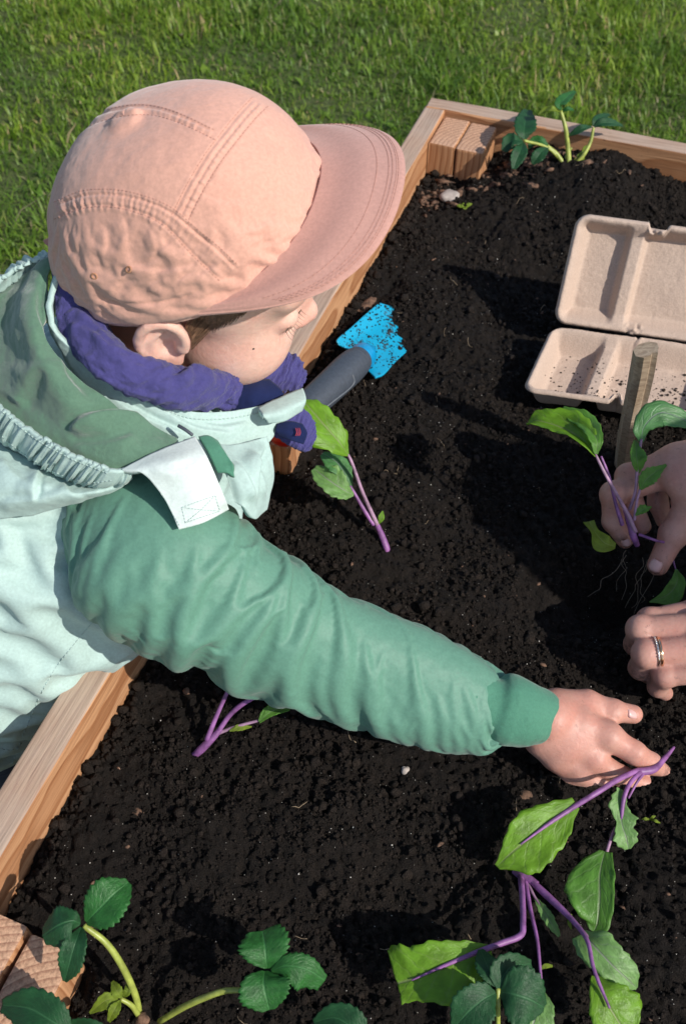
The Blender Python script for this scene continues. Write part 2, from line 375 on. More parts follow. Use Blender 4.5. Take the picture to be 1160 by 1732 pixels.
M = {}
M['soil'] = soilmat('soil', (.0125, .0094, .0074), (.037, .0275, .0212))
M['crumb'] = soilmat('soil_crumb', (.016, .012, .0094), (.068, .050, .039), .6)
M['rootm'] = plain('fine_root', (.26, .21, .16), .8)
M['perlite'] = plain('perlite', (.52, .49, .44), .7, nscale=300)
M['chip'] = plain('bark_chip', (.15, .082, .05), .85, nscale=190, var=.8, bmp=.6)
M['stone'] = plain('stone', (.42, .36, .32), .7, nscale=120, var=.35)
M['wood_face'] = wood('sawn_wood', (.57, .305, .155), (.34, .145, .06), 120)
M['wood_top'] = wood('weathered_wood', (.50, .30, .19), (.30, .13, .07), 120, .75, (.48, .385, .31))
M['wood_end'] = wood('end_grain', (.68, .40, .24), (.36, .16, .08), 170, .2, (.56, .44, .37))
M['stakewood'] = wood('stake_wood', (.52, .40, .28), (.38, .27, .17), 60, .3, (.48, .40, .31))
M['pulp'] = plain('moulded_pulp', (.52, .40, .325), .9, nscale=520, var=.12, bmp=.3, spec=.15)
M['blue'] = plain('blue_enamel', (.005, .26, .52), .32, nscale=200, var=.15, bmp=.1)
M['grip'] = plain('grey_rubber', (.055, .066, .085), .5, nscale=260, var=.2, bmp=.15)
M['grip2'] = plain('pale_rubber', (.13, .145, .165), .5, nscale=260, var=.2)
M['red'] = plain('red_plastic', (.62, .025, .015), .35, nscale=100, var=.1)
M['stitchred'] = plain('dull_red_thread', (.30, .03, .05), .8)
M['cap'] = fabric('cap_cotton', (.68, .375, .285), (.60, .315, .235), .85, .3, .22, .2, .6)
M['brim'] = fabric('brim_cotton', (.58, .315, .255), (.52, .27, .215), .85, .3, .08, .2, .6)
M['thread'] = plain('thread', (.50, .26, .20), .8)
M['brass'] = plain('eyelet_thread', (.40, .20, .11), .7)
M['mint'] = fabric('mint_shell', (.43, .575, .535), (.395, .54, .505), .62, .15, .10, .15, .4)
M['mintthread'] = plain('mint_thread', (.40, .52, .49), .8)
M['velcro'] = fabric('white_shell', (.66, .75, .715), (.62, .71, .675), .65, .15, .15, .2, .5)
M['moss'] = fabric('moss_fleece', (.105, .20, .135), (.075, .155, .105), .95, .5, .5, .5, .7)
M['scarf'] = fabric('indigo_muslin', (.070, .064, .215), (.045, .042, .155), .95, .15, .9, .9, .9)
M['navy'] = fabric('navy_fleece', (.010, .018, .075), (.007, .012, .055), .98, .05, .2, .4)
M['denim'] = fabric('navy_trousers', (.02, .028, .06), None, .85)
M['boot'] = plain('rubber_boot', (.03, .05, .04), .4)
M['knit'] = fabric('adult_jacket', (.035, .04, .06), None, .8)
M['skin'] = skin('child_skin', (.79, .505, .405), (.72, .27, .20), dirt=.0)
M['shadedhandskin'] = skin('shaded_child_hand_skin', (.55, .29, .225), (.55, .17, .12), dirt=.35, tips=[P(1117, 1334, .006), P(1084, 1352, 0), P(1040, 1349, 0), P(1124, 1309, .014)])  # partial shade over the hand put into its base colour; dirt is real
M['adultskin'] = skin('adult_skin', (.56, .31, .245), (.44, .14, .11), dirt=.6, tips=[P(1056, 922, .04), P(1108, 972, .036), P(1072, 1095, .03), P(1082, 1135, .026)])
M['nail'] = plain('nail', (.66, .40, .37), .3, nscale=60, var=.1, bmp=.02)
M['hair'] = plain('brown_hair', (.22, .12, .07), .55, nscale=400, var=.5)
M['lash'] = plain('eyelash', (.05, .028, .018), .5)
M['silver'] = plain('white_gold', (.85, .80, .74), .15, 1, 60, .05, .02)
M['gold'] = plain('rose_gold', (.85, .55, .36), .18, 1, 60, .05, .02)
M['purple'] = plain('purple_stem', (.27, .105, .29), .5, nscale=90, var=.55)
M['mauve'] = plain('mauve_stalk', (.36, .21, .31), .5, nscale=90, var=.5)
M['greenstalk'] = plain('green_stalk', (.33, .38, .075), .4, nscale=120, var=.35)
M['lf_lime'] = leafmat('lime_leaf', (.21, .42, .030), (.30, .38, .13), trans=.45, nveins=6, relief=.4)
M['lf_mid'] = leafmat('mid_leaf', (.13, .32, .045), (.22, .30, .14), trans=.42, nveins=6, relief=.4)
M['lf_pale'] = leafmat('pale_leaf', (.20, .38, .11), (.29, .33, .24), trans=.3, nveins=6, relief=.4)
M['lf_blue'] = leafmat('bluish_leaf', (.09, .25, .075), (.17, .22, .18), trans=.3, nveins=6, relief=.4)
M['lf_straw'] = leafmat('strawberry_leaf', (.026, .14, .024), (.05, .19, .05), trans=.25, nveins=10, slant=.8, rough=.5, relief=.4)
M['lf_dark'] = leafmat('dark_leaf', (.014, .078, .022), (.035, .13, .045), trans=.2, nveins=10, slant=.8, rough=.55, relief=.35)
M['lf_new'] = leafmat('young_leaf', (.24, .34, .03), (.36, .42, .10), trans=.4, nveins=8, slant=.8)

# ------------------------------------------------------------------ ground, lawn, raised bed, soil
LAWN = -0.42
O2 = np.array([-.271, .343]); W2 = np.array([.345, .9386]); N2 = np.array([.9386, -.345])
BN, BA0, BA1 = .98, -.19, 1.162      # bed: width, front end and back end along the left wall
def bedw(n, a, z=0.): q = O2 + N2 * n + W2 * a; return np.array([q[0], q[1], z])
def bedc(x, y):
    dx, dy = x - O2[0], y - O2[1]; return N2[0] * dx + N2[1] * dy, W2[0] * dx + W2[1] * dy

def lawnmat():
    m, t, b = M_('lawn'); co = coord(t); n1 = noise_n(t, 3, 6, .65, co); n2 = noise_n(t, 160, 4, .7, co)
    r = ramp_n(t, n1.outputs[0], [(.3, (.10, .13, .035)), (.7, (.13, .19, .04))])
    out = mixc(t, .8, r.outputs[0], ramp_n(t, n2.outputs[0], [(.3, (.35, .3, .22)), (.7, (1, 1, 1))]).outputs[0], 'MULTIPLY')
    t.links.new(out, b.inputs['Base Color']); b.inputs['Roughness'].default_value = .9; bump(t, b, n2.outputs[0], 1, .01); return m
def grassmat():
    m, t, b = M_('grass_blade'); sep = nd(t, 'ShaderNodeSeparateXYZ'); t.links.new(coord(t, 'UV'), sep.inputs[0])
    r = ramp_n(t, sep.outputs[0], [(0, (.10, .19, .020)), (.45, (.19, .33, .030)), (.75, (.30, .42, .055)), (.92, (.40, .40, .12)), (1, (.50, .40, .22))])
    n1 = noise_n(t, 2.2, 3, .6, coord(t)); out = mixc(t, .55, r.outputs[0], ramp_n(t, n1.outputs[0], [(.40, (.45, .58, .55)), (.60, (1.25, 1.10, .85))]).outputs[0], 'MULTIPLY')
    t.links.new(out, b.inputs['Base Color']); b.inputs['Roughness'].default_value = .45
    tr = nd(t, 'ShaderNodeBsdfTranslucent'); t.links.new(out, tr.inputs[0]); mx = nd(t, 'ShaderNodeMixShader'); mx.inputs[0].default_value = .45
    t.links.new(b.outputs[0], mx.inputs[1]); t.links.new(tr.outputs[0], mx.inputs[2]); t.links.new(mx.outputs[0], t.nodes['Material Output'].inputs[0]); return m
g = mesh('lawn', [(-60, -60, LAWN), (60, -60, LAWN), (60, 60, LAWN), (-60, 60, LAWN)], [(0, 1, 2, 3)], lawnmat(), smooth=False); tag(g, kind='structure')
def grass():
    parts = []
    for (x0, x1, y0, y1, num, ln) in ((-1.35, 1.6, .75, 3.3, 185000, .85), (-5, 6, -2, 8, 30000, 1.35)):
        x = rng.uniform(x0, x1, num); y = rng.uniform(y0, y1, num)
        n_, a_ = bedc(x, y); k = ~((n_ > -.012) & (n_ < BN + .01) & (a_ > BA0 - .01) & (a_ < BA1 + .012))
        k &= rng.random(num) < np.clip(.95 + .5 * fbm(np.stack([x * 7, y * 7, 0 * x], -1), 3, 5), .45, 1)
        x, y = x[k], y[k]; parts.append((x, y, np.full(len(x), ln)))
    x, y, ln = [np.concatenate(q) for q in zip(*parts)]; n = len(x)
    patch = fbm(np.stack([x * 4, y * 4, 0 * x], -1), 3, 9); tall = np.clip(1 + .55 * patch, .45, 1.7)
    L = rng.gamma(5, .0060, n) * tall * ln; wd = rng.uniform(.0010, .0024, n) * ln; ang = rng.uniform(0, 2 * np.pi, n)
    broad = rng.random(n) < .03; wd[broad] *= 3.2; L[broad] *= .8
    lean = rng.uniform(.2, 1.5, n); dx, dy = np.cos(ang), np.sin(ang); sx, sy = -dy, dx
    V = np.zeros((n, 5, 3)); 
    for i, (h, b) in enumerate(((0, 0), (0, 1), (.55, 0), (.55, 1), (1, 0))):
        off = lean * L * h ** 1.7 * .8; z = L * h * (1 - .32 * lean * h)
        s = (b * 2 - 1) * wd * (.8 if h == 0 else 1) * (h < 1)
        V[:, i, 0] = x + dx * off + sx * s; V[:, i, 1] = y + dy * off + sy * s; V[:, i, 2] = LAWN - .002 + z
    T = (np.arange(n)[:, None, None] * 5 + np.array([[0, 1, 3], [0, 3, 2], [2, 3, 4]])[None]).reshape(-1, 3)
    c = np.clip(.45 + .22 * rng.standard_normal(n) + .18 * noise3(np.stack([x * 9, y * 9, 0 * x], -1), 3), 0, .9); c[rng.random(n) < .05] = 1.
    uv = np.zeros((n, 5, 2)); uv[:, :, 0] = c[:, None]; uv[:, 2:4, 1] = .5; uv[:, 4, 1] = 1
    tag(mesh('grass', V.reshape(-1, 3), T, grassmat(), uv=uv.reshape(-1, 2)), 'short sunlit lawn grass behind the child and the raised bed', 'grass', kind='stuff')
grass()

def boxgeo(L, Wd, H, bev=.002, seg=2, wob=.0006, cuts=10):
    bm = bmesh.new(); bmesh.ops.create_cube(bm, size=1); bmesh.ops.scale(bm, vec=(L, Wd, H), verts=bm.verts)
    bmesh.ops.bevel(bm, geom=list(bm.edges), offset=bev, segments=seg, profile=.6, affect='EDGES')
    if cuts:
        ee = [e for e in bm.edges if abs(e.verts[0].co.x - e.verts[1].co.x) > L * .6]
        bmesh.ops.subdivide_edges(bm, edges=ee, cuts=cuts)
    for v in bm.verts: v.co += Vector((0, random.uniform(-1, 1) * wob, random.uniform(-1, 1) * wob))
    return bm
def timber(name, L, Wd, H, loc, rot, parent, topface=True, **kw):   # a sawn piece whose length is its local X
    bm = boxgeo(L, Wd, H, **kw); me = bpy.data.meshes.new(name)
    for m in ('wood_face', 'wood_top', 'wood_end'): me.materials.append(M[m])
    bm.normal_update()
    for f in bm.faces:
        f.material_index = 2 if abs(f.normal.x) > .7 else (1 if topface and f.normal.z > .8 else 0); f.smooth = False
    bm.to_mesh(me); bm.free(); o = link(name, me, parent)
    o.matrix_basis = Matrix.Translation(Vector(loc)) @ rot; return o
YAW = math.atan2(W2[1], W2[0]); RW = Matrix.Rotation(YAW, 4, 'Z'); RN = Matrix.Rotation(YAW - math.pi / 2, 4, 'Z')
UPR = Matrix.Rotation(-math.pi / 2, 4, 'Y')
bed = empty('raised_bed', bedw(BN / 2, .5, LAWN), 'low wooden raised bed of sawn planks filled with black soil', 'raised bed')
TH = .030
for tier, (z1, z0) in enumerate(((.05, -.094), (-.0965, -.258), (-.2605, LAWN - .01))):
    H = z1 - z0; zc = (z0 + z1) / 2; j = .0015 * tier
    timber('plank', BA1 - BA0 - .034, TH, H, bedw(TH / 2 - j, (BA0 + BA1) / 2 - .002, zc), RW, bed)
    timber('plank', BA1 - BA0 - .034, TH, H, bedw(BN - TH / 2 + j, (BA0 + BA1) / 2 - .002, zc), RW, bed)
    timber('plank', BN, TH, H, bedw(BN / 2 + .001, BA1 - TH / 2 + .002, zc + .001), RN, bed)
    timber('plank', BN, TH, H, bedw(BN / 2 + .001, BA0 + TH / 2 - .002, zc + .001), RN, bed)
def post(n, a, top, spin=0):
    H = top - LAWN; r = RW @ Matrix.Rotation(spin, 4, 'Z') @ Matrix.Rotation(-math.pi / 2, 4, 'Y')
    timber('post', H, .0385, .078, bedw(n, a, (top + LAWN) / 2), r, bed, False, bev=.003, cuts=0)
for n0, a0, tp in ((TH + .021, BA1 - TH - .041, .044), (TH + .0615, BA1 - TH - .042, .043), (TH + .021, .470, .040),
                   (TH + .021, BA0 + TH + .041, .034), (TH + .063, BA0 + TH + .038, .030), (BN - TH - .021, BA0 + TH + .041, .044), (BN - TH - .021, BA1 - TH - .041, .044)):
    post(n0, a0, tp, random.uniform(-.02, .02))

GAUSS = [(P(985, 285, .03), .040, .13), (P(1035, 1010, 0), -.030, .045), (P(800, 1490, 0), -.012, .07), (P(300, 1500, 0), .008, .1), (P(700, 400, 0), .008, .07),
         (P(665, 590, 0), -.010, .035), (P(1000, 1300, 0), -.006, .06), (P(560, 880, 0), .012, .10), (P(960, 640, 0), -.004, .12), (P(1080, 1310, 0), -.006, .05)]
def soilh(x, y, fine=True):
    x = np.asarray(x, float); y = np.asarray(y, float); n_, a_ = bedc(x, y)
    h = -.004 - .016 * sm((.18 - a_) / .3) * sm((.14 - n_) / .14) + 0 * x
    for c, a, r in GAUSS: h = h + a * np.exp(-((x - c[0]) ** 2 + (y - c[1]) ** 2) / (r * r))
    q = np.stack([x, y, 0 * x], -1); h = h + .009 * fbm(q * 9, 2, 3)
    if fine:
        f1 = fbm(q * 48, 3, 11); f2 = fbm(q * 150, 3, 23); h = h + .0036 * f1 + .0040 * (1 - 2 * np.abs(f2)) * .6 + .0022 * noise3(q * 330, 57) + .0030 * np.clip(noise3(q * 75, 41) - .25, 0, 1)
    return h
def soil():
    step = .0026; na = np.arange(TH + .001, BN - TH, step); aa = np.arange(BA0 + TH, BA1 - TH + .001, step)
    A, Nn = np.meshgrid(aa, na, indexing='ij'); X = O2[0] + N2[0] * Nn + W2[0] * A; Y = O2[1] + N2[1] * Nn + W2[1] * A
    V = np.stack([X, Y, soilh(X, Y)], -1); V[..., :2] += rng.uniform(-.0008, .0008, V[..., :2].shape); V[:, 0, :2] = np.stack([X, Y], -1)[:, 0]
    n, m = V.shape[:2]; F4 = gridfaces(n, m)[:, ::-1]
    V = V.reshape(-1, 3); bt = len(V); rim = np.concatenate([np.arange(m), np.arange(1, n) * m + m - 1, (n - 1) * m + np.arange(m - 2, -1, -1), np.arange(n - 2, 0, -1) * m])
    Vb = V[rim].copy(); Vb[:, 2] = -.30; e2 = np.roll(np.arange(len(rim)), -1)
    sk = np.stack([rim, rim[e2], bt + e2, bt + np.arange(len(rim))], -1)
    o = mesh('soil', np.concatenate([V, Vb]), np.concatenate([F4, sk[:, ::-1]]), M['soil'])
    tag(o, 'dark moist potting soil filling the raised bed', kind='structure')
soil()
ico = bmesh.new(); bmesh.ops.create_icosphere(ico, subdivisions=1, radius=1); ICV = np.array([v.co[:] for v in ico.verts]); ICF = np.array([[v.index for v in f.verts] for f in ico.faces]); ico.free()
def scatter(name, label, cat, num, rad, mat, region=None, flat=1., elong=0., sink=.3, jit=.35, seedd=0, sel=None, geo=None):
    IV, IF = geo or (ICV, ICF); nv_ = len(IV)
    r_ = np.random.default_rng(100 + seedd)
    if region is None: n_ = r_.uniform(TH + .004, BN - TH - .004, num); a_ = r_.uniform(BA0 + TH, BA1 - TH - .004, num); x = O2[0] + N2[0] * n_ + W2[0] * a_; y = O2[1] + N2[1] * n_ + W2[1] * a_
    else: c, s = region; x = c[0] + r_.normal(0, s, num); y = c[1] + r_.normal(0, s, num)
    n_, a_ = bedc(x, y); k = (n_ > TH + .003) & (n_ < BN - TH) & (a_ > BA0 + TH) & (a_ < BA1 - TH - .003)
    if sel is not None: k &= sel(x, y, r_)
    x, y = x[k], y[k]; num = len(x)
    r = rad(r_, num); sc = np.stack([r * (1 + elong * r_.random(num)), r, r * flat], -1)
    Vv = IV[None] * (1 + jit * r_.uniform(-1, 1, (num, nv_, 1))) * sc[:, None]
    al = r_.uniform(0, 6.28, num); tl = r_.uniform(-.6, .6, num) * (1 if flat > .5 else .5); ca, sa, ct, st = np.cos(al), np.sin(al), np.cos(tl), np.sin(tl)
    X, Y, Z = Vv[..., 0], Vv[..., 1], Vv[..., 2]; X, Z = X * ct[:, None] + Z * st[:, None], -X * st[:, None] + Z * ct[:, None]
    X, Y = X * ca[:, None] - Y * sa[:, None], X * sa[:, None] + Y * ca[:, None]
    z = soilh(x, y) + sc[:, 2] * (1 - 2 * sink) * .6
    V = np.stack([X + x[:, None], Y + y[:, None], Z + z[:, None]], -1).reshape(-1, 3); Fc = (IF[None] + nv_ * np.arange(num)[:, None, None]).reshape(-1, 3)
    return tag(mesh(name, V, Fc, mat, smooth=False), label, cat, kind='stuff')
cl = lambda x, y, r_: r_.random(len(x)) < np.clip(.55 + .9 * fbm(np.stack([x * 20, y * 20, 0 * x], -1), 2, 31), .12, 1)
OCV = np.array([(1, 0, 0), (-1, 0, 0), (0, 1, 0), (0, -1, 0), (0, 0, 1), (0, 0, -1)], float); OCF = np.array([(0, 2, 4), (2, 1, 4), (1, 3, 4), (3, 0, 4), (2, 0, 5), (1, 2, 5), (3, 1, 5), (0, 3, 5)])
near = lambda x, y, r_: (bedc(x, y)[0] < .80) & cl(x, y, r_)
scatter('soil_crumbs', 'loose dark crumbs lying over the potting soil', 'soil', 26000, lambda r, n: np.clip(r.lognormal(-6.30, .42, n), .0010, .0060), M['crumb'], sel=cl, jit=.42)
scatter('soil_grains', 'fine dark grains covering the potting soil', 'soil', 190000, lambda r, n: np.clip(r.lognormal(-7.0, .35, n), .0004, .0020), M['crumb'], sel=near, seedd=7, geo=(OCV, OCF), sink=.15, jit=.4)
edge = lambda x, y, r_: bedc(x, y)[0] < TH + .016
scatter('soil_crumbs', 'loose dark crumbs heaped against the plank beside the child', 'soil', 90000, lambda r, n: np.clip(r.lognormal(-6.2, .5, n), .0008, .0060), M['crumb'], sel=edge, jit=.42, seedd=12, sink=0)
scatter('perlite_specks', 'tiny pale specks scattered through the potting soil', 'specks', 6500, lambda r, n: np.clip(r.lognormal(-8.0, .40, n), .0002, .0017), M['perlite'], seedd=1, sink=.1, geo=(OCV, OCF))
scatter('bark_bits', 'small brown bark bits scattered over the potting soil', 'bark bits', 330, lambda r, n: np.clip(r.lognormal(-6.75, .45, n), .0006, .0042), M['chip'], flat=.4, elong=1.6, seedd=2, sink=.2)
scatter('bark_mulch', 'brown bark pieces below the strawberry and corner posts', 'bark mulch', 75, lambda r, n: r.uniform(.004, .010, n), M['chip'], region=(P(875, 295, 0), .034), flat=.3, elong=1.6, seedd=3, sink=.25, jit=.5, geo=(OCV, OCF))
scatter('bark_mulch', 'brown bark pieces in front of the corner posts by the pebble', 'bark mulch', 45, lambda r, n: r.uniform(.003, .007, n), M['chip'], region=(P(725, 330, 0), .022), flat=.35, elong=1.4, seedd=4, sink=.25, jit=.5, geo=(OCV, OCF))
def fibres(num):
    parts = []
    for i in range(num):
        n_, a_ = random.uniform(.05, BN - .05), random.uniform(-.12, 1.1); p = bedw(n_, a_); al = random.uniform(0, 6.28); L = random.uniform(.004, .018); c = random.uniform(-.5, .5)
        pts = []
        for t in np.linspace(0, 1, 6):
            q = p + np.array([math.cos(al + c * t * 2), math.sin(al + c * t * 2), 0]) * L * t; q[2] = soilh(q[0], q[1]) + .0025 + .004 * math.sin(t * 3.1) * random.random(); pts.append(q)
        parts.append(tubegeo(pts, [random.uniform(.00015, .00032)] * 6, 4))
    V, Fc = joined(parts); tag(mesh('root_fibres', V, Fc, plain('root_fibre', (.30, .22, .14), .8)), 'thin pale root fibres lying over the potting soil', 'root fibres', kind='stuff')
fibres(90)
def lump(name, label, cat, x, y, r, mat, flat=.7, seed=0, el=1., rot=0.):
    bm = bmesh.new(); bmesh.ops.create_icosphere(bm, subdivisions=3, radius=1); V = np.array([v.co[:] for v in bm.verts]); Fc = np.array([[v.index for v in f.verts] for f in bm.faces]); bm.free()
    V = V * (1 + .22 * fbm(V * 1.2 + seed, 3, seed)[:, None]) * np.array([r * el, r, r * flat]); c, s = math.cos(rot), math.sin(rot)
    V = np.stack([V[:, 0] * c - V[:, 1] * s, V[:, 0] * s + V[:, 1] * c, V[:, 2]], -1)
    p = P(x, y, 0); p[2] = soilh(p[0], p[1], False) + r * flat * .55; p = P(x, y, p[2])
    return tag(mesh(name, V + p, Fc, mat), label, cat)
lump('pebble', 'pale rounded pebble on the soil near the corner posts', 'stone', 760, 333, .0125, M['stone'], .75, 3)
lump('bark_piece', 'reddish brown bark stick on the soil above the blue trowel blade', 'bark', 620, 516, .0065, M['chip'], .6, 5, 3.0, 1.0)
lump('bark_piece', 'orange brown bark chip beside the pebble and corner posts', 'bark', 862, 297, .011, M['chip'], .35, 8, 1.5, .2)
lump('bark_piece', 'small tan bark chip on the soil below the green cuff', 'bark', 888, 1345, .0045, M['chip'], .5, 9, 1.4, .2)
lump('pebble', 'small pinkish pebble on the soil below the green sleeve', 'stone', 686, 1303, .004, M['stone'], .8, 13)

# ------------------------------------------------------------------ the child: head, hand and body
def rot3(a, b, c):
    a, b, c = [math.radians(v) for v in (a, b, c)]
    ca, sa, cb, sb, cc, sc = math.cos(a), math.sin(a), math.cos(b), math.sin(b), math.cos(c), math.sin(c)
    return np.array([[ca, -sa, 0], [sa, ca, 0], [0, 0, 1]]) @ np.array([[cb, 0, sb], [0, 1, 0], [-sb, 0, cb]]) @ np.array([[1, 0, 0], [0, cc, -sc], [0, sc, cc]])
child = empty('person', (-.36, .57, LAWN), 'child in pink cap and green and mint jacket reaching over the bed into the soil', 'person')
HR = rot3(-5, 18, 10); HT = np.array([-.117, .632, .34])
CR = rot3(-14.6, -20, 11); CT = np.array([-.111, .631, .382]); CA, CB, CH = .104, .0875, .086
def h2w(p): return np.asarray(p, float) @ HR.T + HT
def headsdf(p, HT=HT, HR=HR):           # head frame: x forward, y to its left, z up; origin between the ears
    q = (p - HT) @ HR; y = q[..., 1]; a = q.copy(); a[..., 1] = abs(y)
    d = ell_d(q, (-.006, 0, .040), (.086, .072, .070))
    d = smin(d, ell_d(q, (.045, 0, -.010), (.047, .056, .066)), .03)
    d = smin(d, ell_d(a, (.054, .030, -.030), (.037, .033, .035)), .016)      # cheeks
    d = smin(d, ell_d(a, (.040, .040, -.040), (.034, .024, .030)), .014)
    d = smin(d, ell_d(q, (.070, 0, -.068), (.020, .022, .016)), .02)          # chin
    d = smin(d, ell_d(q, (.074, 0, .044), (.018, .05, .022)), .02)            # brow
    d = smax(d, -ell_d(a, (.094, .030, .012), (.013, .017, .011)), .012)      # eye socket
    d = smin(d, ell_d(a, (.077, .030, .010), (.0125, .0135, .0115)), .004)    # lidded eye
    d = smax(d, -seg_d(a, (.0915, .018, .0075), (.0825, .044, .0085), .0013, .0011), .002)
    d = smin(d, seg_d(q, (.084, 0, .020), (.0935, 0, -.008), .0068, .0072), .010)
    d = smin(d, ell_d(q, (.0972, 0, -.0125), (.0088, .0088, .0080)), .008)
    d = smin(d, ell_d(a, (.0915, .0088, -.0155), (.0078, .0060, .0060)), .005)
    d = smax(d, -ell_d(a, (.0952, .0058, -.0218), (.0032, .0026, .0036)), .003)
    d = smin(d, ell_d(q, (.0855, 0, -.038), (.008, .016, .0050)), .006)
    d = smin(d, ell_d(q, (.0840, 0, -.0465), (.008, .014, .0055)), .006)
    d = smin(d, seg_d(q, (-.02, 0, -.02), (-.045, 0, -.11), .048, .045), .02)  # neck
    # ears
    for s in (-1, 1):
        e = q.copy(); e[..., 1] = y * s
        c0 = np.array([-.001, .0775, .000])
        u = e - c0; fl = math.radians(-14); xx = u[..., 0] * math.cos(fl) + u[..., 1] * math.sin(fl); yy = -u[..., 0] * math.sin(fl) + u[..., 1] * math.cos(fl)
        tz = math.radians(-12); xr = xx * math.cos(tz) - u[..., 2] * math.sin(tz); zr = xx * math.sin(tz) + u[..., 2] * math.cos(tz)
        l = np.stack([xr, yy, zr], -1)
        l[..., 0] /= 1.1; l[..., 2] /= 1.04
        body = ell_d(l, (0, 0, 0), (.0165, .0060, .0275))
        th = np.linspace(math.radians(-20), math.radians(238), 12); rim = None
        for i in range(11):
            pa = (-.0005 + .0150 * math.cos(th[i]), .0052, .004 + .0215 * math.sin(th[i])); pb = (-.0005 + .0150 * math.cos(th[i + 1]), .0052, .004 + .0215 * math.sin(th[i + 1]))
            g = seg_d(l, pa, pb, .0036, .0036); rim = g if rim is None else np.minimum(rim, g)
        ear = smax(body, -ell_d(l, (.001, .0068, .005), (.0115, .0058, .0165)), .003)
        ear = smax(ear, -ell_d(l, (.004, .006, -.004), (.0065, .0075, .0075)), .003)
        ear = smin(ear, rim, .0035)
        ant = seg_d(l, (-.0078, .0036, -.008), (-.0072, .0042, .006), .0026, .0024)
        ant = np.minimum(ant, seg_d(l, (-.0072, .0042, .006), (-.001, .0036, .0135), .0024, .0016))
        ear = smin(ear, ant, .004)
        ear = smin(ear, ell_d(l, (.011, .0035, -.003), (.0035, .004, .0058)), .003)
        ear = smin(ear, ell_d(l, (.003, .0015, -.0215), (.0088, .0048, .0075)), .005)
        d = smin(d, ear, .006)
    return d
hv, hf = nets(headsdf, HT - .15, HT + .15, .0021)
def hand_child(p):
    W0, W1 = P(892, 1208, .060), P(928, 1216, .056)
    d = chain(p, [P(810, 1182, .078), W0, W1], [.0120, .0185, .0205])
    for k, (x, y, z, r) in enumerate(((1028, 1247, .047, .0115), (1004, 1280, .036, .0112), (981, 1300, .027, .0100), (964, 1308, .020, .0085))):
        b = P(930 - k * 4, 1205 + k * 15, .055 - .005 * k)
        d = smin(d, chain(p, [b, (b + P(x, y, z)) / 2 + np.array([0, 0, .001]), P(x, y, z)], [.0160, .0128, r * .97], .004), .008)
    d = smin(d, ell_d(p, P(960, 1240, .045), (.022, .019, .0125)), .010)
    th = chain(p, [P(945, 1195, .048), P(992, 1190, .049), P(1036, 1203, .045), P(1070, 1208, .040)], [.0150, .0116, .0092, .0080])
    d = smin(d, th, .012)
    d = smin(d, ell_d(p, P(1035, 1203, .0465), (.0108, .0102, .0095)), .004)
    F = [([P(1028, 1247, .047), P(1072, 1273, .040), P(1100, 1291, .026), P(1119, 1304, .017)], [.0112, .0094, .0086, .0068]),
         ([P(1003, 1286, .033), P(1050, 1313, .023), P(1090, 1326, .012), P(1119, 1333, .005)], [.0105, .0084, .0078, .0064]),
         ([P(980, 1306, .024), P(1020, 1334, .014), P(1056, 1347, .005), P(1084, 1352, -.001)], [.0092, .0077, .0072, .0060]),
         ([P(962, 1312, .018), P(992, 1336, .010), P(1018, 1345, .003), P(1038, 1349, -.003)], [.0085, .0075, .0070, .006])]
    for pts, rs in F: d = smin(d, chain(p, pts, rs, .004), .0016)
    for pts, rs in F[:3]: d = smin(d, ell_d(p, pts[0] + np.array([0, 0, .0015]), (rs[0] * 1.02,) * 3), .006)
    return d
cv, cf = nets(hand_child, P(800, 1180, .08) - [.01, .05, .06], P(1119, 1200, .02) + [.02, .05, .07], .00115)
ARM = [P(190, 880, .205), P(390, 985, .165), P(595, 1103, .104), P(800, 1186, .073)]
def bodysdf(p):           # trunk, arms and legs under the clothes
    nk = h2w((-.04, 0, -.10)); d = chain(p, [nk, np.array([-.20, .59, .17]), np.array([-.30, .575, .03]), np.array([-.37, .57, -.06])], [.045, .088, .085, .09], .04)
    d = smin(d, chain(p, ARM, [.028, .019, .014, .013], .006), .012)
    d = smin(d, chain(p, [np.array([-.18, .69, .20]), np.array([-.22, .75, .11]), np.array([-.20, .78, .075])], [.042, .034, .026], .02), .03)
    for y in (.515, .635): d = smin(d, chain(p, [np.array([-.375, y, -.08]), np.array([-.345, y, -.24]), np.array([-.385, y, -.385])], [.07, .052, .036], .02), .03)
    return d
bv, bf = nets(bodysdf, (-.50, .34, -.43), (.16, .84, .31), .012)
n1, n2 = len(hv), len(hv) + len(cv)
body = mesh('body', np.concatenate([hv, cv, bv]), np.concatenate([hf, cf + n1, bf + n2]), None, child, mats=[M['skin'], M['shadedhandskin']],
            midx=np.concatenate([np.zeros(len(hf), int), np.ones(len(cf), int), np.zeros(len(bf), int)]))
def nailmesh(name, c, fwd, up, L, Wd, parent, mat=None):
    f = unit(fwd); u = unit(np.asarray(up, float) - f * (np.asarray(up, float) @ f)); s = np.cross(f, u); G = np.zeros((7, 7, 3))
    for i, a in enumerate(np.linspace(-1, 1, 7)):
        for j, b in enumerate(np.linspace(-1, 1, 7)):
            wb = b * math.sqrt(max(0, 1 - .8 * max(0, abs(a) - .35) ** 2 * 1.5)); G[i, j] = c + f * a * L / 2 + s * wb * Wd / 2 + u * (-.22 * Wd * b * b - .10 * L * a * a * (a > 0))
    return sheet(name, G, mat or M['nail'], parent, .0008, up=u)
nailmesh('fingernail', P(1071, 1204, .0490), P(1082, 1207, .0425) - P(1062, 1204, .0475), (0, -.1, 1), .0105, .0100, body)
nailmesh('fingernail', P(1117, 1301, .0245), P(1125, 1308, .015) - P(1110, 1298, .0235), (.35, .1, .9), .006, .0066, body)
lump('mole', None, None, 0, 0, .0009, M['lash'], .6) if False else None

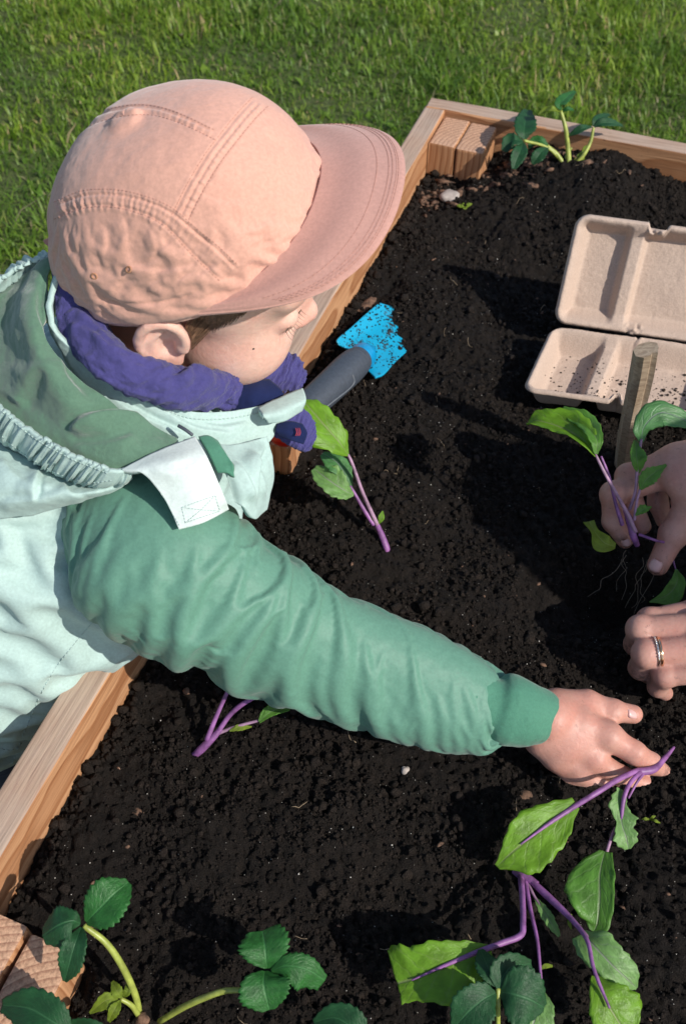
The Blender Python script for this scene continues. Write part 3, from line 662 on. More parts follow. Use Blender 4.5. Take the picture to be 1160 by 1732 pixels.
headbvh = BVHTree.FromPolygons([tuple(v) for v in hv], [tuple(int(i) for i in f) for f in hf])
def hit(bvh, x, y):
    d = Vector(ray(x, y)).normalized(); h = bvh.ray_cast(Vector((0, 0, CAMZ)), d); return None if h[0] is None else (np.array(h[0]), np.array(h[1]))
# hair: fine strands from under the cap in front of and behind the ear, and lashes
def strands():
    parts = []; r = random.Random(3)
    for i in range(620):
        f = r.random(); a = np.array([.012 + .048 * f, -.070, .050 - .01 * r.random()]); b = np.array([.020 + .038 * f + r.uniform(-.003, .003), -.076, .002 + .040 * abs(f - .30) ** .8 * 1.2 + r.uniform(-.004, .006)])
        if i > 420: a = np.array([-.085 + .05 * f, -.06, .03]); b = np.array([-.082 + .045 * f, -.058, -.018 - .02 * r.random()])
        pts = []
        for t in np.linspace(0, 1, 6):
            q = h2w(a + (b - a) * t + np.array([-.004 * t * t, 0, 0])); c = h2w((q - HT) @ HR * np.array([.6, 0, .6]))
            n = headbvh.find_nearest(Vector(q)); pts.append(np.array(n[0]) + np.array(n[1]) * (.0008 + .0012 * r.random()))
        parts.append(tubegeo(pts, np.linspace(.00048, .00014, 6), 4))
    V, Fc = joined(parts); tag(mesh('hair', V, Fc, M['hair'], body), kind='stuff')
    parts = []
    for s in (-1, 1):
        for i in range(9):
            t = i / 8; b = h2w((.0908 - .008 * t, s * (.019 + .024 * t), .0078)); dr = HR @ np.array([.0065, s * (.0010 + .0040 * t), -.0016 - .001 * r.random()])
            parts.append(tubegeo([b, b + dr * .5 + np.array([0, 0, -.0004]), b + dr + np.array([0, 0, .0008])], [.00022, .00016, .00004], 4))
        parts.append(tubegeo([h2w((.0905 - .008 * t, s * (.018 + .026 * t), .0078 + .0015 * math.sin(3.14 * t))) for t in np.linspace(0, 1, 9)], [.0003, .0005, .0006, .0006, .0006, .0006, .0005, .0004, .0002], 5))
    V, Fc = joined(parts); tag(mesh('eyelashes', V, Fc, M['lash'], body), kind='stuff')
strands()
h_ = hit(headbvh, 429, 590)
if h_: 
    V, Fc = ICV * .0009 + h_[0], ICF; mesh('mole', V, Fc, M['lash'], body)

# ------------------------------------------------------------------ the cap
cap = empty('cap', tuple(CT), None, None); cap.parent = child; cap.matrix_parent_inverse = Matrix.Translation(-Vector(child.location))
def c2w(p): return np.asarray(p, float) @ CR.T + CT
def crown():
    nt_, nq = 180, 64; th = np.linspace(0, 2 * np.pi, nt_, endpoint=False); n = 2.3; ct, st = np.cos(th), np.sin(th)
    ex = np.sign(ct) * abs(ct) ** (2 / n) * CA; ey = np.sign(st) * abs(st) ** (2 / n) * CB; G = np.zeros((nq, nt_, 3))
    for i, q in enumerate(np.linspace(-.16, 1, nq)):
        qq = max(q, 0) * np.pi / 2; r = math.cos(qq) ** .72 if q > 0 else 1 - .05 * (-q / .16); z = CH * math.sin(qq) if q > 0 else q / .16 * .012
        back = sm((-.15 - ct) / .75)
        G[i, :, 0] = ex * r; G[i, :, 1] = ey * r; G[i, :, 2] = z - (.012 * back * (1 - max(q, 0)))
    V = c2w(G.reshape(-1, 3)); Fq = gridfaces(nq, nt_, cv=True)
    N = vnorm(V, Fq)
    if (N * (V - c2w((0, 0, .02)))).sum() < 0: Fq = Fq[:, ::-1]; N = -N
    x, y, dp = PX(V)
    src = np.array([(120, 462), (170, 519), (228, 520), (290, 515), (340, 505), (84, 330)], float); dst = np.array([(106, 462), (166, 522), (226, 533), (292, 524), (340, 514), (78, 330)], float)
    for s_, d_ in zip(src, dst):
        g = np.exp(-((x - s_[0]) ** 2 + (y - s_[1]) ** 2) / 60 ** 2) * .62; V += (g * (d_ - s_)[0] * dp / F)[:, None] * VR - (g * (d_ - s_)[1] * dp / F)[:, None] * VU
    return V, Fq, N
V, Fq, N = crown()
qz = np.linspace(0, 1, 64)[:, None]; X = settle(V.reshape(64, 180, 3), N.reshape(64, 180, 3), (.0016 * fbm(V * 30, 2, 2) + .0012 * noise3(V * 75, 5)).reshape(64, 180), 1.030 - .022 * sm((qz - .45) / .3), 1.022 - .016 * sm((qz - .5) / .3), -.0035, .0030, 60, bend=.12, pin=2)
X = upgrid(X, 190, 540); Fq = gridfaces(190, 540, cv=True); V = X.reshape(-1, 3); N = vnorm(V, Fq)
if (N * (V - c2w((0, 0, .02)))).sum() < 0: Fq = Fq[:, ::-1]; N = -N
S1 = [(120, 225), (150, 200), (200, 185), (250, 182), (300, 195), (366, 226)]
S2 = [(440, 172), (415, 198), (385, 235), (360, 268), (330, 318), (303, 372)]
S3 = [(92, 350), (145, 330), (216, 332), (285, 356), (330, 392), (370, 425), (404, 458)]
S4 = [(92, 368), (145, 349), (206, 350), (272, 375), (326, 429), (376, 476)]
off = lambda L, dx, dy: [(a + dx, b + dy) for a, b in L]
CR_S = [(S1, .0007, 3), (off(S1, 3, 11), .0005, 3.4), (S2, .0008, 3), (off(S2, 11, 6), .0005, 3.4), (off(S2, -11, -5), .0005, 3.4), (S3, .0009, 3.2), (S4, .0006, 3.6), ([(172, 503), (210, 514), (255, 513), (300, 505), (330, 497)], .0008, 4)]
CR_L = [([(330, 330), (380, 345), (430, 340)], 0.00056, 8), ([(310, 300), (350, 310), (372, 296)], 0.00050, 7), ([(118, 380), (133, 420), (150, 455)], 0.00093, 9), ([(205, 362), (212, 395), (205, 430)], 0.00099, 7),
        ([(180, 468), (225, 455), (280, 462), (330, 448), (352, 440)], 0.00099, 8), ([(230, 440), (275, 425), (300, 400)], 0.00081, 8), ([(325, 480), (350, 460), (372, 452)], 0.00074, 7), ([(250, 500), (262, 480), (290, 470)], 0.00056, 6),
        ([(400, 400), (440, 385), (475, 360)], 0.00037, 10), ([(172, 375), (178, 410), (170, 440)], 0.00081, 8), ([(245, 378), (262, 415), (250, 445)], 0.00068, 7), ([(300, 490), (312, 470), (340, 462)], 0.00062, 6), ([(140, 480), (170, 490), (200, 485)], 0.00062, 7)]
r = random.Random(5)
for L, cnt, ln in ((off(S3, 0, 6), 44, 17), (S4, 26, 13), (off(S1[2:], 2, 6), 16, 9), (off(S2, 5, 3), 20, 10)):       # puckers across the seams
    pp = crom(np.array(L, float), cnt + 2)
    for i in range(1, cnt + 1):
        t = unit(pp[i + 1] - pp[i - 1]); nn = np.array([-t[1], t[0]]); q = pp[i] + t * r.uniform(-2, 2); l = ln * r.uniform(.5, 1.3); CR_L.append(([tuple(q - nn * l), tuple(q), tuple(q + nn * l)], r.uniform(.0003, .0008), 2.0))
rid_ = lambda q, k, sd: 1 - np.abs(noise3(q * k, sd)) * 2
V = V + N * (crease(V, N, CR_S, .06, True) + crease(V, N, CR_L, .3) + .0003 * rid_(V + .012 * fbm(V * 20, 2, 9)[:, None], 46, 12) + .0002 * fbm(V * 170, 2, 8))[:, None]
CV, CF = V, Fq
inner = V - N * .0022
k = len(V); rimq = np.stack([np.arange(540), (np.arange(540) + 1) % 540, k + (np.arange(540) + 1) % 540, k + np.arange(540)], -1)
crown_o = mesh('crown', np.concatenate([V, inner]), np.concatenate([Fq, Fq[:, ::-1] + k, rimq]), M['cap'], cap)
capbvh = BVHTree.FromPolygons([tuple(v) for v in CV], [tuple(int(i) for i in f) for f in CF])
def stitches(name, lines, bvh, mat, parent, dash=5, gap=3.2, rad=.00045, lift=.0003):
    parts = []
    for L in lines:
        p = crom(np.array(L, float), 160); s = np.concatenate([[0], np.cumsum(np.hypot(*(np.diff(p, axis=0).T)))]); q = 0
        while q + dash < s[-1]:
            pts = []
            for u in (q, q + dash / 2, q + dash):
                h = hit(bvh, np.interp(u, s, p[:, 0]), np.interp(u, s, p[:, 1]))
                if h: pts.append(h[0] - VD * 0 + (h[1] if h[1] @ VD < 0 else -h[1]) * lift)
            if len(pts) == 3 and np.linalg.norm(pts[2] - pts[0]) < .012: parts.append(tubegeo(pts, [rad] * 3, 5))
            q += dash + gap
    if parts: V, Fc = joined(parts); return tag(mesh(name, V, Fc, mat, parent), kind='stuff')
stitches('stitching', [off(S1, 1, -4), off(S1, 3, 13), off(S2, 13, 8), off(S2, -13, -7), off(S3, 0, -8), off(S4, 0, 3)], capbvh, M['thread'], crown_o, 4, 2.6, .00018)
for x, y in ((160, 467), (218, 456)):
    h = hit(capbvh, x, y)
    if h:
        c, n_ = h; a = unit(np.cross(n_, [0, 0, 1])); b = np.cross(n_, a); th = np.linspace(0, 2 * np.pi, 15)
        tube('eyelet', [c + n_ * .0002 + .0019 * (math.cos(t) * a + math.sin(t) * b) for t in th], .0006, M['brass'], crown_o, 6)
tab = np.array([[P(96, 398, .375), P(96, 424, .366)], [P(84, 401, .372), P(84, 418, .366)], [P(73, 407, .37), P(76, 412, .368)]])
sheet('strap_tab', crom(np.swapaxes(crom(tab, 8), 0, 1), 6), M['brim'], cap, .002)
def visor():
    VL = .056; nu, nv = 46, 120; tv = np.linspace(-1.30, 1.30, nv); G = np.zeros((nu, nv, 3)); n = 2.3
    x0 = CA * abs(np.cos(tv)) ** (2 / n) - .0015; y0 = CB * np.sign(np.sin(tv)) * abs(np.sin(tv)) ** (2 / n)
    c = np.clip(np.cos(tv / 1.30 * np.pi / 2), 0, 1); x1 = CA * math.cos(1.30) * .9 + (CA - CA * math.cos(1.30) * .9 + VL) * c ** .37; y1 = CB * 1.04 * np.sin(tv) / math.sin(1.30); y1 = np.sign(y1) * abs(y1 / CB) ** .95 * CB
    for i, u in enumerate(np.linspace(0, 1, nu)):
        X = x0 + (x1 - x0) * u; Y = y0 + (y1 - y0) * u; G[i] = np.stack([X, Y, -.002 - .0075 * (Y / CB) ** 2 - .10 * (X - CA * .4) * u - .0008 * np.sin(u * 9)], -1)
    V = c2w(G.reshape(-1, 3)).reshape(nu, nv, 3); up = CR[:, 2]; T0, T1 = V.copy(), V.copy()
    edge = np.minimum(1, np.linspace(1, 0, nu) * 9)[:, None, None] ** .5
    T0 = V + up * (.0026 * edge); T1 = V - up * (.0026 * edge)
    A = np.concatenate([T0, T1[::-1]], 0); n_, m_ = A.shape[:2]; Vf = A.reshape(-1, 3); Fq = gridfaces(n_, m_, cu=True)
    Nn = vnorm(Vf, Fq)
    if (Nn[:nu * nv] @ up).mean() < 0: Fq = Fq[:, ::-1]
    o = mesh('visor', Vf, Fq, M['brim'], cap)
    parts = []
    for u in (.97, .92, .87, .82, .70):
        row = T0[int(round(u * (nu - 1)))] if u < .97 else T0[nu - 4]
        row = row[6:-6]; s = np.concatenate([[0], np.cumsum(np.linalg.norm(np.diff(row, axis=0), axis=1))]); q = 0
        while q + .0028 < s[-1]:
            pts = [np.array([np.interp(q + e, s, row[:, k_]) for k_ in range(3)]) + up * .0002 for e in (0, .0014, .0028)]; parts.append(tubegeo(pts, [.00016] * 3, 5)); q += .0036
    V_, F_ = joined(parts); tag(mesh('stitching', V_, F_, M['thread'], o), kind='stuff')
visor()

# ------------------------------------------------------------------ the child's clothes
def patch(rows, n, m):                # smooth surface through rows of seen points (x, y, height)
    G = np.array([[P(*q) for q in r_] for r_ in rows]); return np.swapaxes(crom(np.swapaxes(crom(G, n), 0, 1), m), 0, 1)
def folded(G, lines, mid=.0, ms=40, fine=0., seed=0):
    n, m = G.shape[:2]; V = G.reshape(-1, 3); Fq = gridfaces(n, m); N = vnorm(V, Fq)
    if (N @ VD).mean() > 0: N = -N
    D = crease(V, N, lines) if lines else 0
    if mid: D = D + mid * fbm(V * ms, 3, seed)
    if fine: D = D + fine * fbm(V * 160, 2, seed + 3)
    return (V + N * np.asarray(D)[..., None] if np.ndim(D) else V).reshape(n, m, 3)
def rumple(q, a, k, sd): q = q + .010 * fbm(q * 24, 2, sd)[:, None]; return a * (1 - 2 * np.abs(noise3(q * k, sd + 1))) + .5 * a * (1 - 2 * np.abs(noise3(q * k * 2.2, sd + 2)))
def silloft(st, n, seg, zr=.92, se=2.0):   # a closed tube of cloth from (upper edge), (lower edge), height and depth ratio at each station
    C, A = [], []
    for (ux, uy, lx, ly, z) in st:
        c = P((ux + lx) / 2, (uy + ly) / 2, z); _, _, d = PX(c); a = ((ux - lx) / 2 * VR - (uy - ly) / 2 * VU) * d / F; C.append(c); A.append(a)
    C = crom(C, n); A = crom(A, n); V = []; ang = np.linspace(0, 2 * np.pi, seg, endpoint=False); T = unit(np.gradient(C, axis=0))
    for c, a, t in zip(C, A, T):
        b = unit(np.cross(a, t)) * np.linalg.norm(a) * zr; co, si = np.cos(ang), np.sin(ang)
        co = np.sign(co) * abs(co) ** (2 / se); si = np.sign(si) * abs(si) ** (2 / se)
        V.append(c + co[:, None] * a + si[:, None] * b)
    V = np.array(V); Fq = gridfaces(n, seg, cv=True); N = vnorm(V.reshape(-1, 3), Fq)
    if (N * (V - C[:, None]).reshape(-1, 3)).sum() < 0: Fq = Fq[:, ::-1]; N = -N
    return V, Fq, N

jacket = empty('jacket', (-.25, .56, .1), None, None); jacket.parent = child; jacket.matrix_parent_inverse = Matrix.Translation(-Vector(child.location))
# trunk of the jacket
def trunk():
    ctr = np.array([(-.400, .575, -.075), (-.345, .575, .015), (-.285, .580, .095), (-.220, .590, .165), (-.185, .598, .215), (-.150, .603, .262), (-.135, .605, .30)])
    a = [.120, .122, .133, .138, .100, .070, .055]; b = [.158, .158, .153, .138, .108, .080, .060]; n, sg = 90, 120
    c = crom(ctr, n); a = crom(np.array(a)[:, None], n)[:, 0]; b = crom(np.array(b)[:, None], n)[:, 0]; th = np.linspace(0, 2 * np.pi, sg, endpoint=False)
    fr = np.array([.83, 0, -.55]); V = np.zeros((n, sg, 3)); ct, st = np.cos(th), np.sin(th); ct = np.sign(ct) * abs(ct) ** .85; st = np.sign(st) * abs(st) ** .85
    for i in range(n): V[i] = c[i] + a[i] * ct[:, None] * fr + b[i] * st[:, None] * np.array([0, 1, 0])
    Fq = gridfaces(n, sg, cv=True); Vf = V.reshape(-1, 3); N = vnorm(Vf, Fq)
    if (N * (V - c[:, None]).reshape(-1, 3)).sum() < 0: Fq = Fq[:, ::-1]; N = -N
    lines = [([(135, 1010), (60, 1000), (-30, 985)], 0.0077, 13.6), ([(140, 1015), (85, 1030), (0, 1050)], 0.0063, 11.9), ([(20, 930), (60, 975), (110, 1000)], 0.0063, 11.9), ([(60, 900), (90, 950), (122, 985)], 0.0056, 10.2), ([(-10, 930), (20, 985), (60, 1020)], 0.0056, 11.9),
             ([(200, 1120), (150, 1105), (100, 1120)], 0.0042, 11.9), ([(240, 1100), (200, 1070), (150, 1030)], 0.0063, 11.0), ([(70, 1170), (40, 1130), (0, 1120)], 0.0042, 13.6), ([(95, 880), (105, 930), (120, 960)], 0.0056, 7.6),
             ([(60, 1060), (110, 1070), (170, 1100)], 0.0042, 13.6), ([(455, 740), (440, 790), (425, 850)], 0.0056, 10.2), ([(420, 760), (425, 800), (410, 840)], 0.0056, 8.5)]
    D = crease(Vf, N, lines) * .9 + .0018 * fbm(Vf * 13, 2, 4) + rumple(Vf, .0012, 17, 41)
    iz = np.linspace(0, 1, n)[:, None]; X = settle(V, N.reshape(n, sg, 3), np.clip(D.reshape(n, sg), -.010, .010), 1.09, 1.05 + .02 * sm((iz - .3) / .3), -.012, .010, 110, bend=.14)
    X = upgrid(X, n * 2, sg * 2); n, sg = n * 2, sg * 2; Fq = gridfaces(n, sg, cv=True); Vf = X.reshape(-1, 3); N = vnorm(Vf, Fq)
    if (N * (Vf - X.mean(1, keepdims=True).repeat(sg, 1).reshape(-1, 3))).sum() < 0: Fq = Fq[:, ::-1]; N = -N
    D = .0004 * fbm(Vf * 130, 2, 4); hemk = np.repeat(np.arange(n), sg); D -= .002 * np.exp(-((hemk - 10.) / 2) ** 2)
    Vf = Vf + N * D[:, None]; inn = Vf - N * .003; k = len(Vf); r0 = np.stack([np.arange(sg), (np.arange(sg) + 1) % sg, k + (np.arange(sg) + 1) % sg, k + np.arange(sg)], -1)
    o = mesh('jacket_body', np.concatenate([Vf, inn]), np.concatenate([Fq, Fq[:, ::-1] + k, r0]), M['mint'], jacket)
    bv = BVHTree.FromPolygons([tuple(v) for v in Vf], [tuple(int(i) for i in f) for f in Fq])
    stitches('stitching', [[(168, 1040), (125, 1090), (82, 1150), (45, 1230), (18, 1300)], [(-20, 1262), (20, 1268), (45, 1250)]], bv, M['mintthread'], o, 5, 3)
trunk()
# near sleeve with its gathered wrist and knitted cuff
ST = [(190, 770, 96, 858, .207), (268, 775, 112, 905, .214), (332, 790, 124, 955, .212), (405, 850, 140, 1010, .200), (452, 898, 222, 1068, .180), (512, 935, 320, 1112, .158), (568, 975, 430, 1158, .134), (640, 1010, 547, 1196, .112), (718, 1040, 658, 1229, .095), (790, 1077, 742, 1250, .083), (838, 1111, 803, 1255, .075), (862, 1142, 830, 1252, .0705), (876, 1156, 846, 1246, .0675)]
SN, SM = 150, 110; V, Fq, N = silloft(ST, SN, SM, .80, 2.1)
SL = [([(227, 1044), (290, 1035), (386, 1025), (454, 1011), (492, 985)], 0.0093, 10.4), ([(352, 989), (420, 982), (492, 940)], 0.0081, 9.6), ([(183, 850), (222, 885), (290, 900)], 0.0070, 14.4), ([(275, 958), (328, 985), (352, 1010)], 0.0054, 9.6),
      ([(470, 915), (488, 940), (455, 1014)], 0.0093, 8.0), ([(541, 975), (524, 1050), (479, 1100), (440, 1130)], 0.0081, 12.0), ([(566, 985), (580, 1031), (616, 1060), (597, 1100), (568, 1165)], 0.0087, 10.4), ([(688, 1030), (708, 1077), (728, 1115)], 0.0065, 11.2),
      ([(335, 1060), (310, 1085), (300, 1110)], 0.0062, 8.8), ([(420, 1075), (402, 1105), (400, 1140)], 0.0054, 9.6), ([(520, 1080), (495, 1130), (500, 1175)], 0.0050, 11.2), ([(640, 1060), (650, 1110), (632, 1170)], 0.0040, 12.0), ([(760, 1060), (775, 1110), (790, 1150)], 0.0047, 9.6),
      ([(145, 900), (180, 960), (240, 1010)], 0.0062, 13.6), ([(250, 925), (300, 935), (380, 925)], 0.0050, 12.0), ([(370, 880), (410, 900), (440, 890)], 0.0047, 8.8), ([(610, 1190), (680, 1205), (740, 1200)], 0.0031, 12.8), ([(300, 1000), (360, 1060), (440, 1080)], 0.0047, 12.8), ([(700, 1150), (730, 1180), (800, 1200)], 0.0031, 11.2)]
rr_ = random.Random(11)
for i in range(13):                   # gathers running into the cuff
    t = (i + .5) / 13; x, y = 866 - 30 * t + rr_.uniform(-2, 2), 1148 + 100 * t; x -= 8; l = rr_.uniform(28, 62); SL.append(([(x, y), (x - l * .55, y - 6 + 10 * t), (x - l, y - 14 + 24 * t)], rr_.uniform(.0016, .0034), 5.5))
D = crease(V.reshape(-1, 3), N, SL) * .9 + .0014 * fbm(V.reshape(-1, 3) * 14, 2, 6)
ii = np.repeat(np.linspace(0, 1, SN), SM); aa = np.tile(np.linspace(0, 2 * np.pi, SM, endpoint=False), SN)
rq = np.stack([ii * 5.2 + .55 * np.sin(aa), np.cos(aa - 4 * ii) * 1.1, np.sin(aa - 4 * ii) * 1.1], -1); rq = rq + .35 * fbm(rq * 1.3, 2, 31)[:, None]
D += .0016 * (1 - 2 * np.abs(noise3(rq * 1.5, 33))) + .0009 * (1 - 2 * np.abs(noise3(rq * 3.4, 35)))
D += sm((ii - .84) / .1) * .0022 * np.sin(aa * 19 + 2.5 * np.sin(aa * 3)); D *= 1 - sm((ii - .94) / .04)
iz = np.linspace(0, 1, SN)[:, None]
axf = 1.030 + .12 * np.exp(-((iz - .38) / .14) ** 2) + .05 * np.exp(-((iz - .88) / .05) ** 2) - .05 * sm((iz - .93) / .04); cif = 1.035 + .18 * sm((iz - .80) / .1) - .12 * sm((iz - .97) / .02)
hi_ = .015 * (1 - sm((iz - .955) / .035)) + .0003; lo_ = -.011 * (1 - .7 * sm((iz - .86) / .08)) * (1 - sm((iz - .95) / .04)) - .0008; X = settle(V, N.reshape(SN, SM, 3), np.clip(D.reshape(SN, SM) * 1.25, -.014, .015), axf, cif, lo_, hi_, 120, bend=.17, shear=.028)
X = upgrid(X, SN * 2, SM * 2); Fq = gridfaces(SN * 2, SM * 2, cv=True); SV = X.reshape(-1, 3); N = vnorm(SV, Fq)
if (N * (SV - X.mean(1, keepdims=True).repeat(SM * 2, 1).reshape(-1, 3))).sum() < 0: Fq = Fq[:, ::-1]; N = -N
SV = SV + N * (.0003 * fbm(SV * 150, 2, 6))[:, None]
dirt = [(P(742, 1180, .145), .030, (.19, .115, .075)), (P(690, 1205, .14), .018, (.20, .15, .10)), (P(800, 1200, .125), .022, (.19, .14, .09)), (P(600, 1225, .12), .02, (.10, .14, .11))]
M['sleeve'] = fabric('green_shell', (.118, .268, .195), (.108, .25, .18), .52, .12, .08, .15, .5, dirt)
sleeve = mesh('sleeve', SV, Fq, M['sleeve'], jacket)
slbvh = BVHTree.FromPolygons([tuple(v) for v in SV], [tuple(int(i) for i in f) for f in Fq])
CS = [(800, 1130, 775, 1225, .080), (842, 1148, 814, 1240, .0725), (862, 1141, 832, 1254, .0705), (876, 1143, 846, 1261, .068), (904, 1156, 874, 1262, .0645), (930, 1168, 892, 1258, .060), (928, 1170, 893, 1254, .0598), (915, 1172, 884, 1246, .0605)]
V, Fq, N = silloft(CS, 60, 120, .80, 2.1)
V = V.reshape(-1, 3) + N * (.0007 * fbm(V.reshape(-1, 3) * 60, 3, 2))[:, None]
M['cuff'] = fabric('green_cuff', (.075, .235, .155), (.06, .195, .125), .75, .2, .25, .5, .5, [(P(900, 1262, .05), .02, (.05, .06, .045))])
mesh('cuff', V, Fq, M['cuff'], sleeve)
# far sleeve, close to the trunk and resting on the plank
V, Fc = tubegeo([(-.19, .70, .20), (-.23, .755, .12), (-.215, .775, .09)], [.055, .05, .038], 24, 30); mesh('sleeve', V, Fc, M['sleeve'], jacket)
# collar, front placket, green yoke strip
G = patch([[(98, 452, .365), (84, 505, .352), (88, 556, .338), (150, 610, .318), (232, 663, .298), (312, 694, .282), (382, 696, .268), (440, 686, .258), (505, 664, .250)],
           [(92, 470, .352), (80, 525, .338), (100, 590, .322), (160, 648, .302), (240, 700, .284), (318, 728, .270), (388, 734, .256), (444, 726, .246), (508, 690, .242)],
           [(92, 500, .338), (84, 545, .325), (118, 620, .308), (176, 682, .290), (250, 732, .272), (322, 762, .258), (392, 768, .246), (450, 752, .238), (470, 720, .236)]], 34, 170)
G = folded(G, [([(180, 668), (260, 712), (330, 742)], .003, 7), ([(330, 715), (380, 722), (430, 712)], .0022, 7), ([(270, 690), (330, 722), (400, 735)], .002, 6)], .0012, 60, .0004, 3)
collar = sheet('collar', G, M['mint'], jacket, .004)
cbv = BVHTree.FromPolygons([tuple(v) for v in G.reshape(-1, 3)], [tuple(int(i) for i in f) for f in gridfaces(34, 170)])
stitches('stitching', [[(160, 626), (240, 676), (316, 706), (382, 708), (440, 698)], [(446, 690), (452, 720)]], cbv, M['mintthread'], collar, 4, 3)
G = patch([[(436, 690, .264), (470, 672, .262), (512, 655, .258)], [(446, 704, .266), (482, 692, .265), (518, 676, .26)], [(454, 716, .258), (482, 712, .257), (512, 696, .252)]], 16, 26)
sheet('collar_tab', folded(G, [], .0008, 60), M['mint'], jacket, .006)
G = patch([[(318, 745, .270), (345, 742, .265), (392, 752, .258), (452, 738, .248)], [(345, 770, .266), (385, 780, .262), (425, 790, .252), (462, 775, .238)], [(380, 800, .258), (405, 815, .252), (435, 830, .238), (464, 815, .222)], [(398, 850, .24), (415, 860, .235), (432, 878, .218), (452, 862, .205)]], 60, 60)
sheet('front_panel', folded(G, [([(450, 745), (430, 800), (432, 860)], .004, 8), ([(420, 760), (440, 800), (450, 850)], .003, 8), ([(395, 775), (415, 810), (425, 850)], .003, 7)], .001, 50), M['mint'], jacket, .004)
G = patch([[(336, 738, .279), (352, 736, .279), (368, 745, .276)], [(352, 765, .276), (374, 762, .276), (390, 778, .272)], [(368, 800, .266), (386, 800, .266), (397, 808, .262)]], 20, 14)
sheet('yoke_strip', folded(G, [], .0006, 50), M['cuff'], jacket, .004)
zp = tube('zip', crom([P(302, 720, .286), P(314, 727, .285), P(326, 736, .282)], 10), .0013, M['grip'], jacket, 8)

# hood lying open over the back: fleece lining, gathered band, shell, neck flap
HL = [[(100, 428, .368), (80, 470, .356), (74, 530, .346), (84, 585, .334), (150, 652, .312), (235, 708, .290), (300, 742, .276)],
      [(62, 446, .360), (48, 500, .350), (44, 560, .340), (70, 622, .328), (130, 690, .308), (212, 742, .290), (292, 764, .2765)],
      [(30, 470, .340), (8, 530, .328), (4, 590, .312), (40, 665, .300), (110, 730, .290), (190, 775, .280), (262, 790, .272)],
      [(10, 470, .336), (-40, 530, .320), (-50, 610, .300), (0, 690, .288), (90, 758, .280), (175, 796, .272), (226, 800, .268)]]
G = folded(patch(HL, 90, 150), [([(118, 735), (140, 708), (190, 700), (285, 712)], .007, 11), ([(60, 610), (45, 660), (30, 690)], .0055, 16), ([(100, 600), (110, 640), (150, 680)], .003, 13), ([(110, 755), (180, 752), (240, 735)], .003, 13), ([(62, 480), (60, 530), (78, 580)], .004, 10)], .0018, 30, .0004, 5)
hood = sheet('hood', G, M['moss'], jacket, .004)
def bandrow(dz): return [(18, 452 + 0, .350), (-45, 520, .331), (-62, 600, .312), (-6, 684, .299), (58, 734, .292), (120, 769, .287), (184, 797, .281), (222, 800, .276)]
top = np.array([P(*q) for q in [(98, 426, .368), (50, 440, .362), (0, 470, .352), (-55, 530, .331), (-68, 606, .312), (-6, 684, .299), (58, 734, .292), (120, 769, .287), (184, 795, .281), (224, 797, .276)]])
bot = np.array([P(*q) for q in [(80, 448, .350), (38, 466, .342), (-10, 500, .330), (-68, 570, .302), (-80, 660, .270), (-10, 738, .258), (42, 772, .254), (98, 806, .250), (150, 822, .248), (196, 818, .252)]])
NB = 420; tc, bc = crom(top, NB), crom(bot, NB); NR = 22; G = np.zeros((NR, NB, 3)); s = np.concatenate([[0], np.cumsum(np.linalg.norm(np.diff(tc, axis=0), axis=1))])
for i, u in enumerate(np.linspace(0, 1, NR)):
    G[i] = tc + (bc - tc) * u
Nn = vnorm(G.reshape(-1, 3), gridfaces(NR, NB)); Nn = (Nn if (Nn @ VD).mean() < 0 else -Nn).reshape(NR, NB, 3); u = np.linspace(0, 1, NR)[:, None]
ph = s[None] * 2 * np.pi / .0082 + 3.2 * noise3(np.stack([s * 90, 0 * s, 0 * s], -1), 2)[None] * 2
G = G + Nn * (.0050 * np.sin(np.pi * u) + (.0019 * np.sin(ph + u * 1.2) + .0010 * np.sin(1.73 * ph + 2.2 * u + 1) + .0008 * np.sin(2.9 * ph - u)) * np.sin(np.pi * np.clip(u * .86 + .10, 0, 1)) * (.55 + .6 * noise3(np.stack([s * 60, 0 * s + 3, 0 * s], -1), 7)[None] ** 2 + .3))[..., None]
band = sheet('elastic_band', G, M['mint'], hood, .003)
bbv = BVHTree.FromPolygons([tuple(v) for v in G.reshape(-1, 3)], [tuple(int(i) for i in f) for f in gridfaces(NR, NB)])
stitches('stitching', [[(0, 692), (58, 740), (120, 775), (184, 801)], [(4, 738), (42, 768), (98, 800), (150, 816), (190, 812)], [(2, 474), (50, 445), (94, 431)]], bbv, M['mintthread'], band, 4, 3)
HS = [[(-70, 640, .272), (-8, 737, .258), (44, 772, .254), (100, 806, .252), (152, 822, .252), (192, 818, .254), (220, 806, .258)],
      [(-90, 720, .262), (-20, 775, .262), (38, 806, .260), (96, 826, .258), (150, 832, .256), (192, 824, .255), (222, 808, .258)],
      [(-100, 800, .250), (-20, 830, .252), (45, 843, .252), (102, 842, .252), (152, 838, .252), (194, 827, .252), (224, 809, .255)],
      [(-90, 868, .222), (-20, 878, .226), (50, 872, .230), (108, 856, .236), (156, 843, .242), (196, 828, .246), (225, 810, .251)]]
G = folded(patch(HS, 60, 130), [([(70, 790), (62, 815), (58, 850)], .004, 7), ([(105, 812), (120, 835), (150, 842)], .002, 8), ([(0, 770), (20, 800), (60, 830)], .002, 12), ([(-10, 850), (50, 845), (120, 832)], .0024, 10)], .0015, 35, .0003, 9)
sheet('hood_shell', G, M['mint'], hood, .003)
FL = [[(206, 794, .279), (262, 764, .283), (330, 738, .282)], [(240, 800, .281), (295, 783, .287), (350, 772, .283)], [(270, 832, .270), (318, 817, .274), (368, 812, .270)], [(288, 862, .259), (332, 852, .262), (382, 846, .258)], [(303, 896, .247), (345, 884, .249), (388, 862, .246)]]
G = folded(patch(FL, 60, 50), [([(250, 792), (300, 800), (345, 780)], .0012, 10)], .0006, 40)
flap = sheet('neck_flap', G, M['velcro'], hood, .0045)
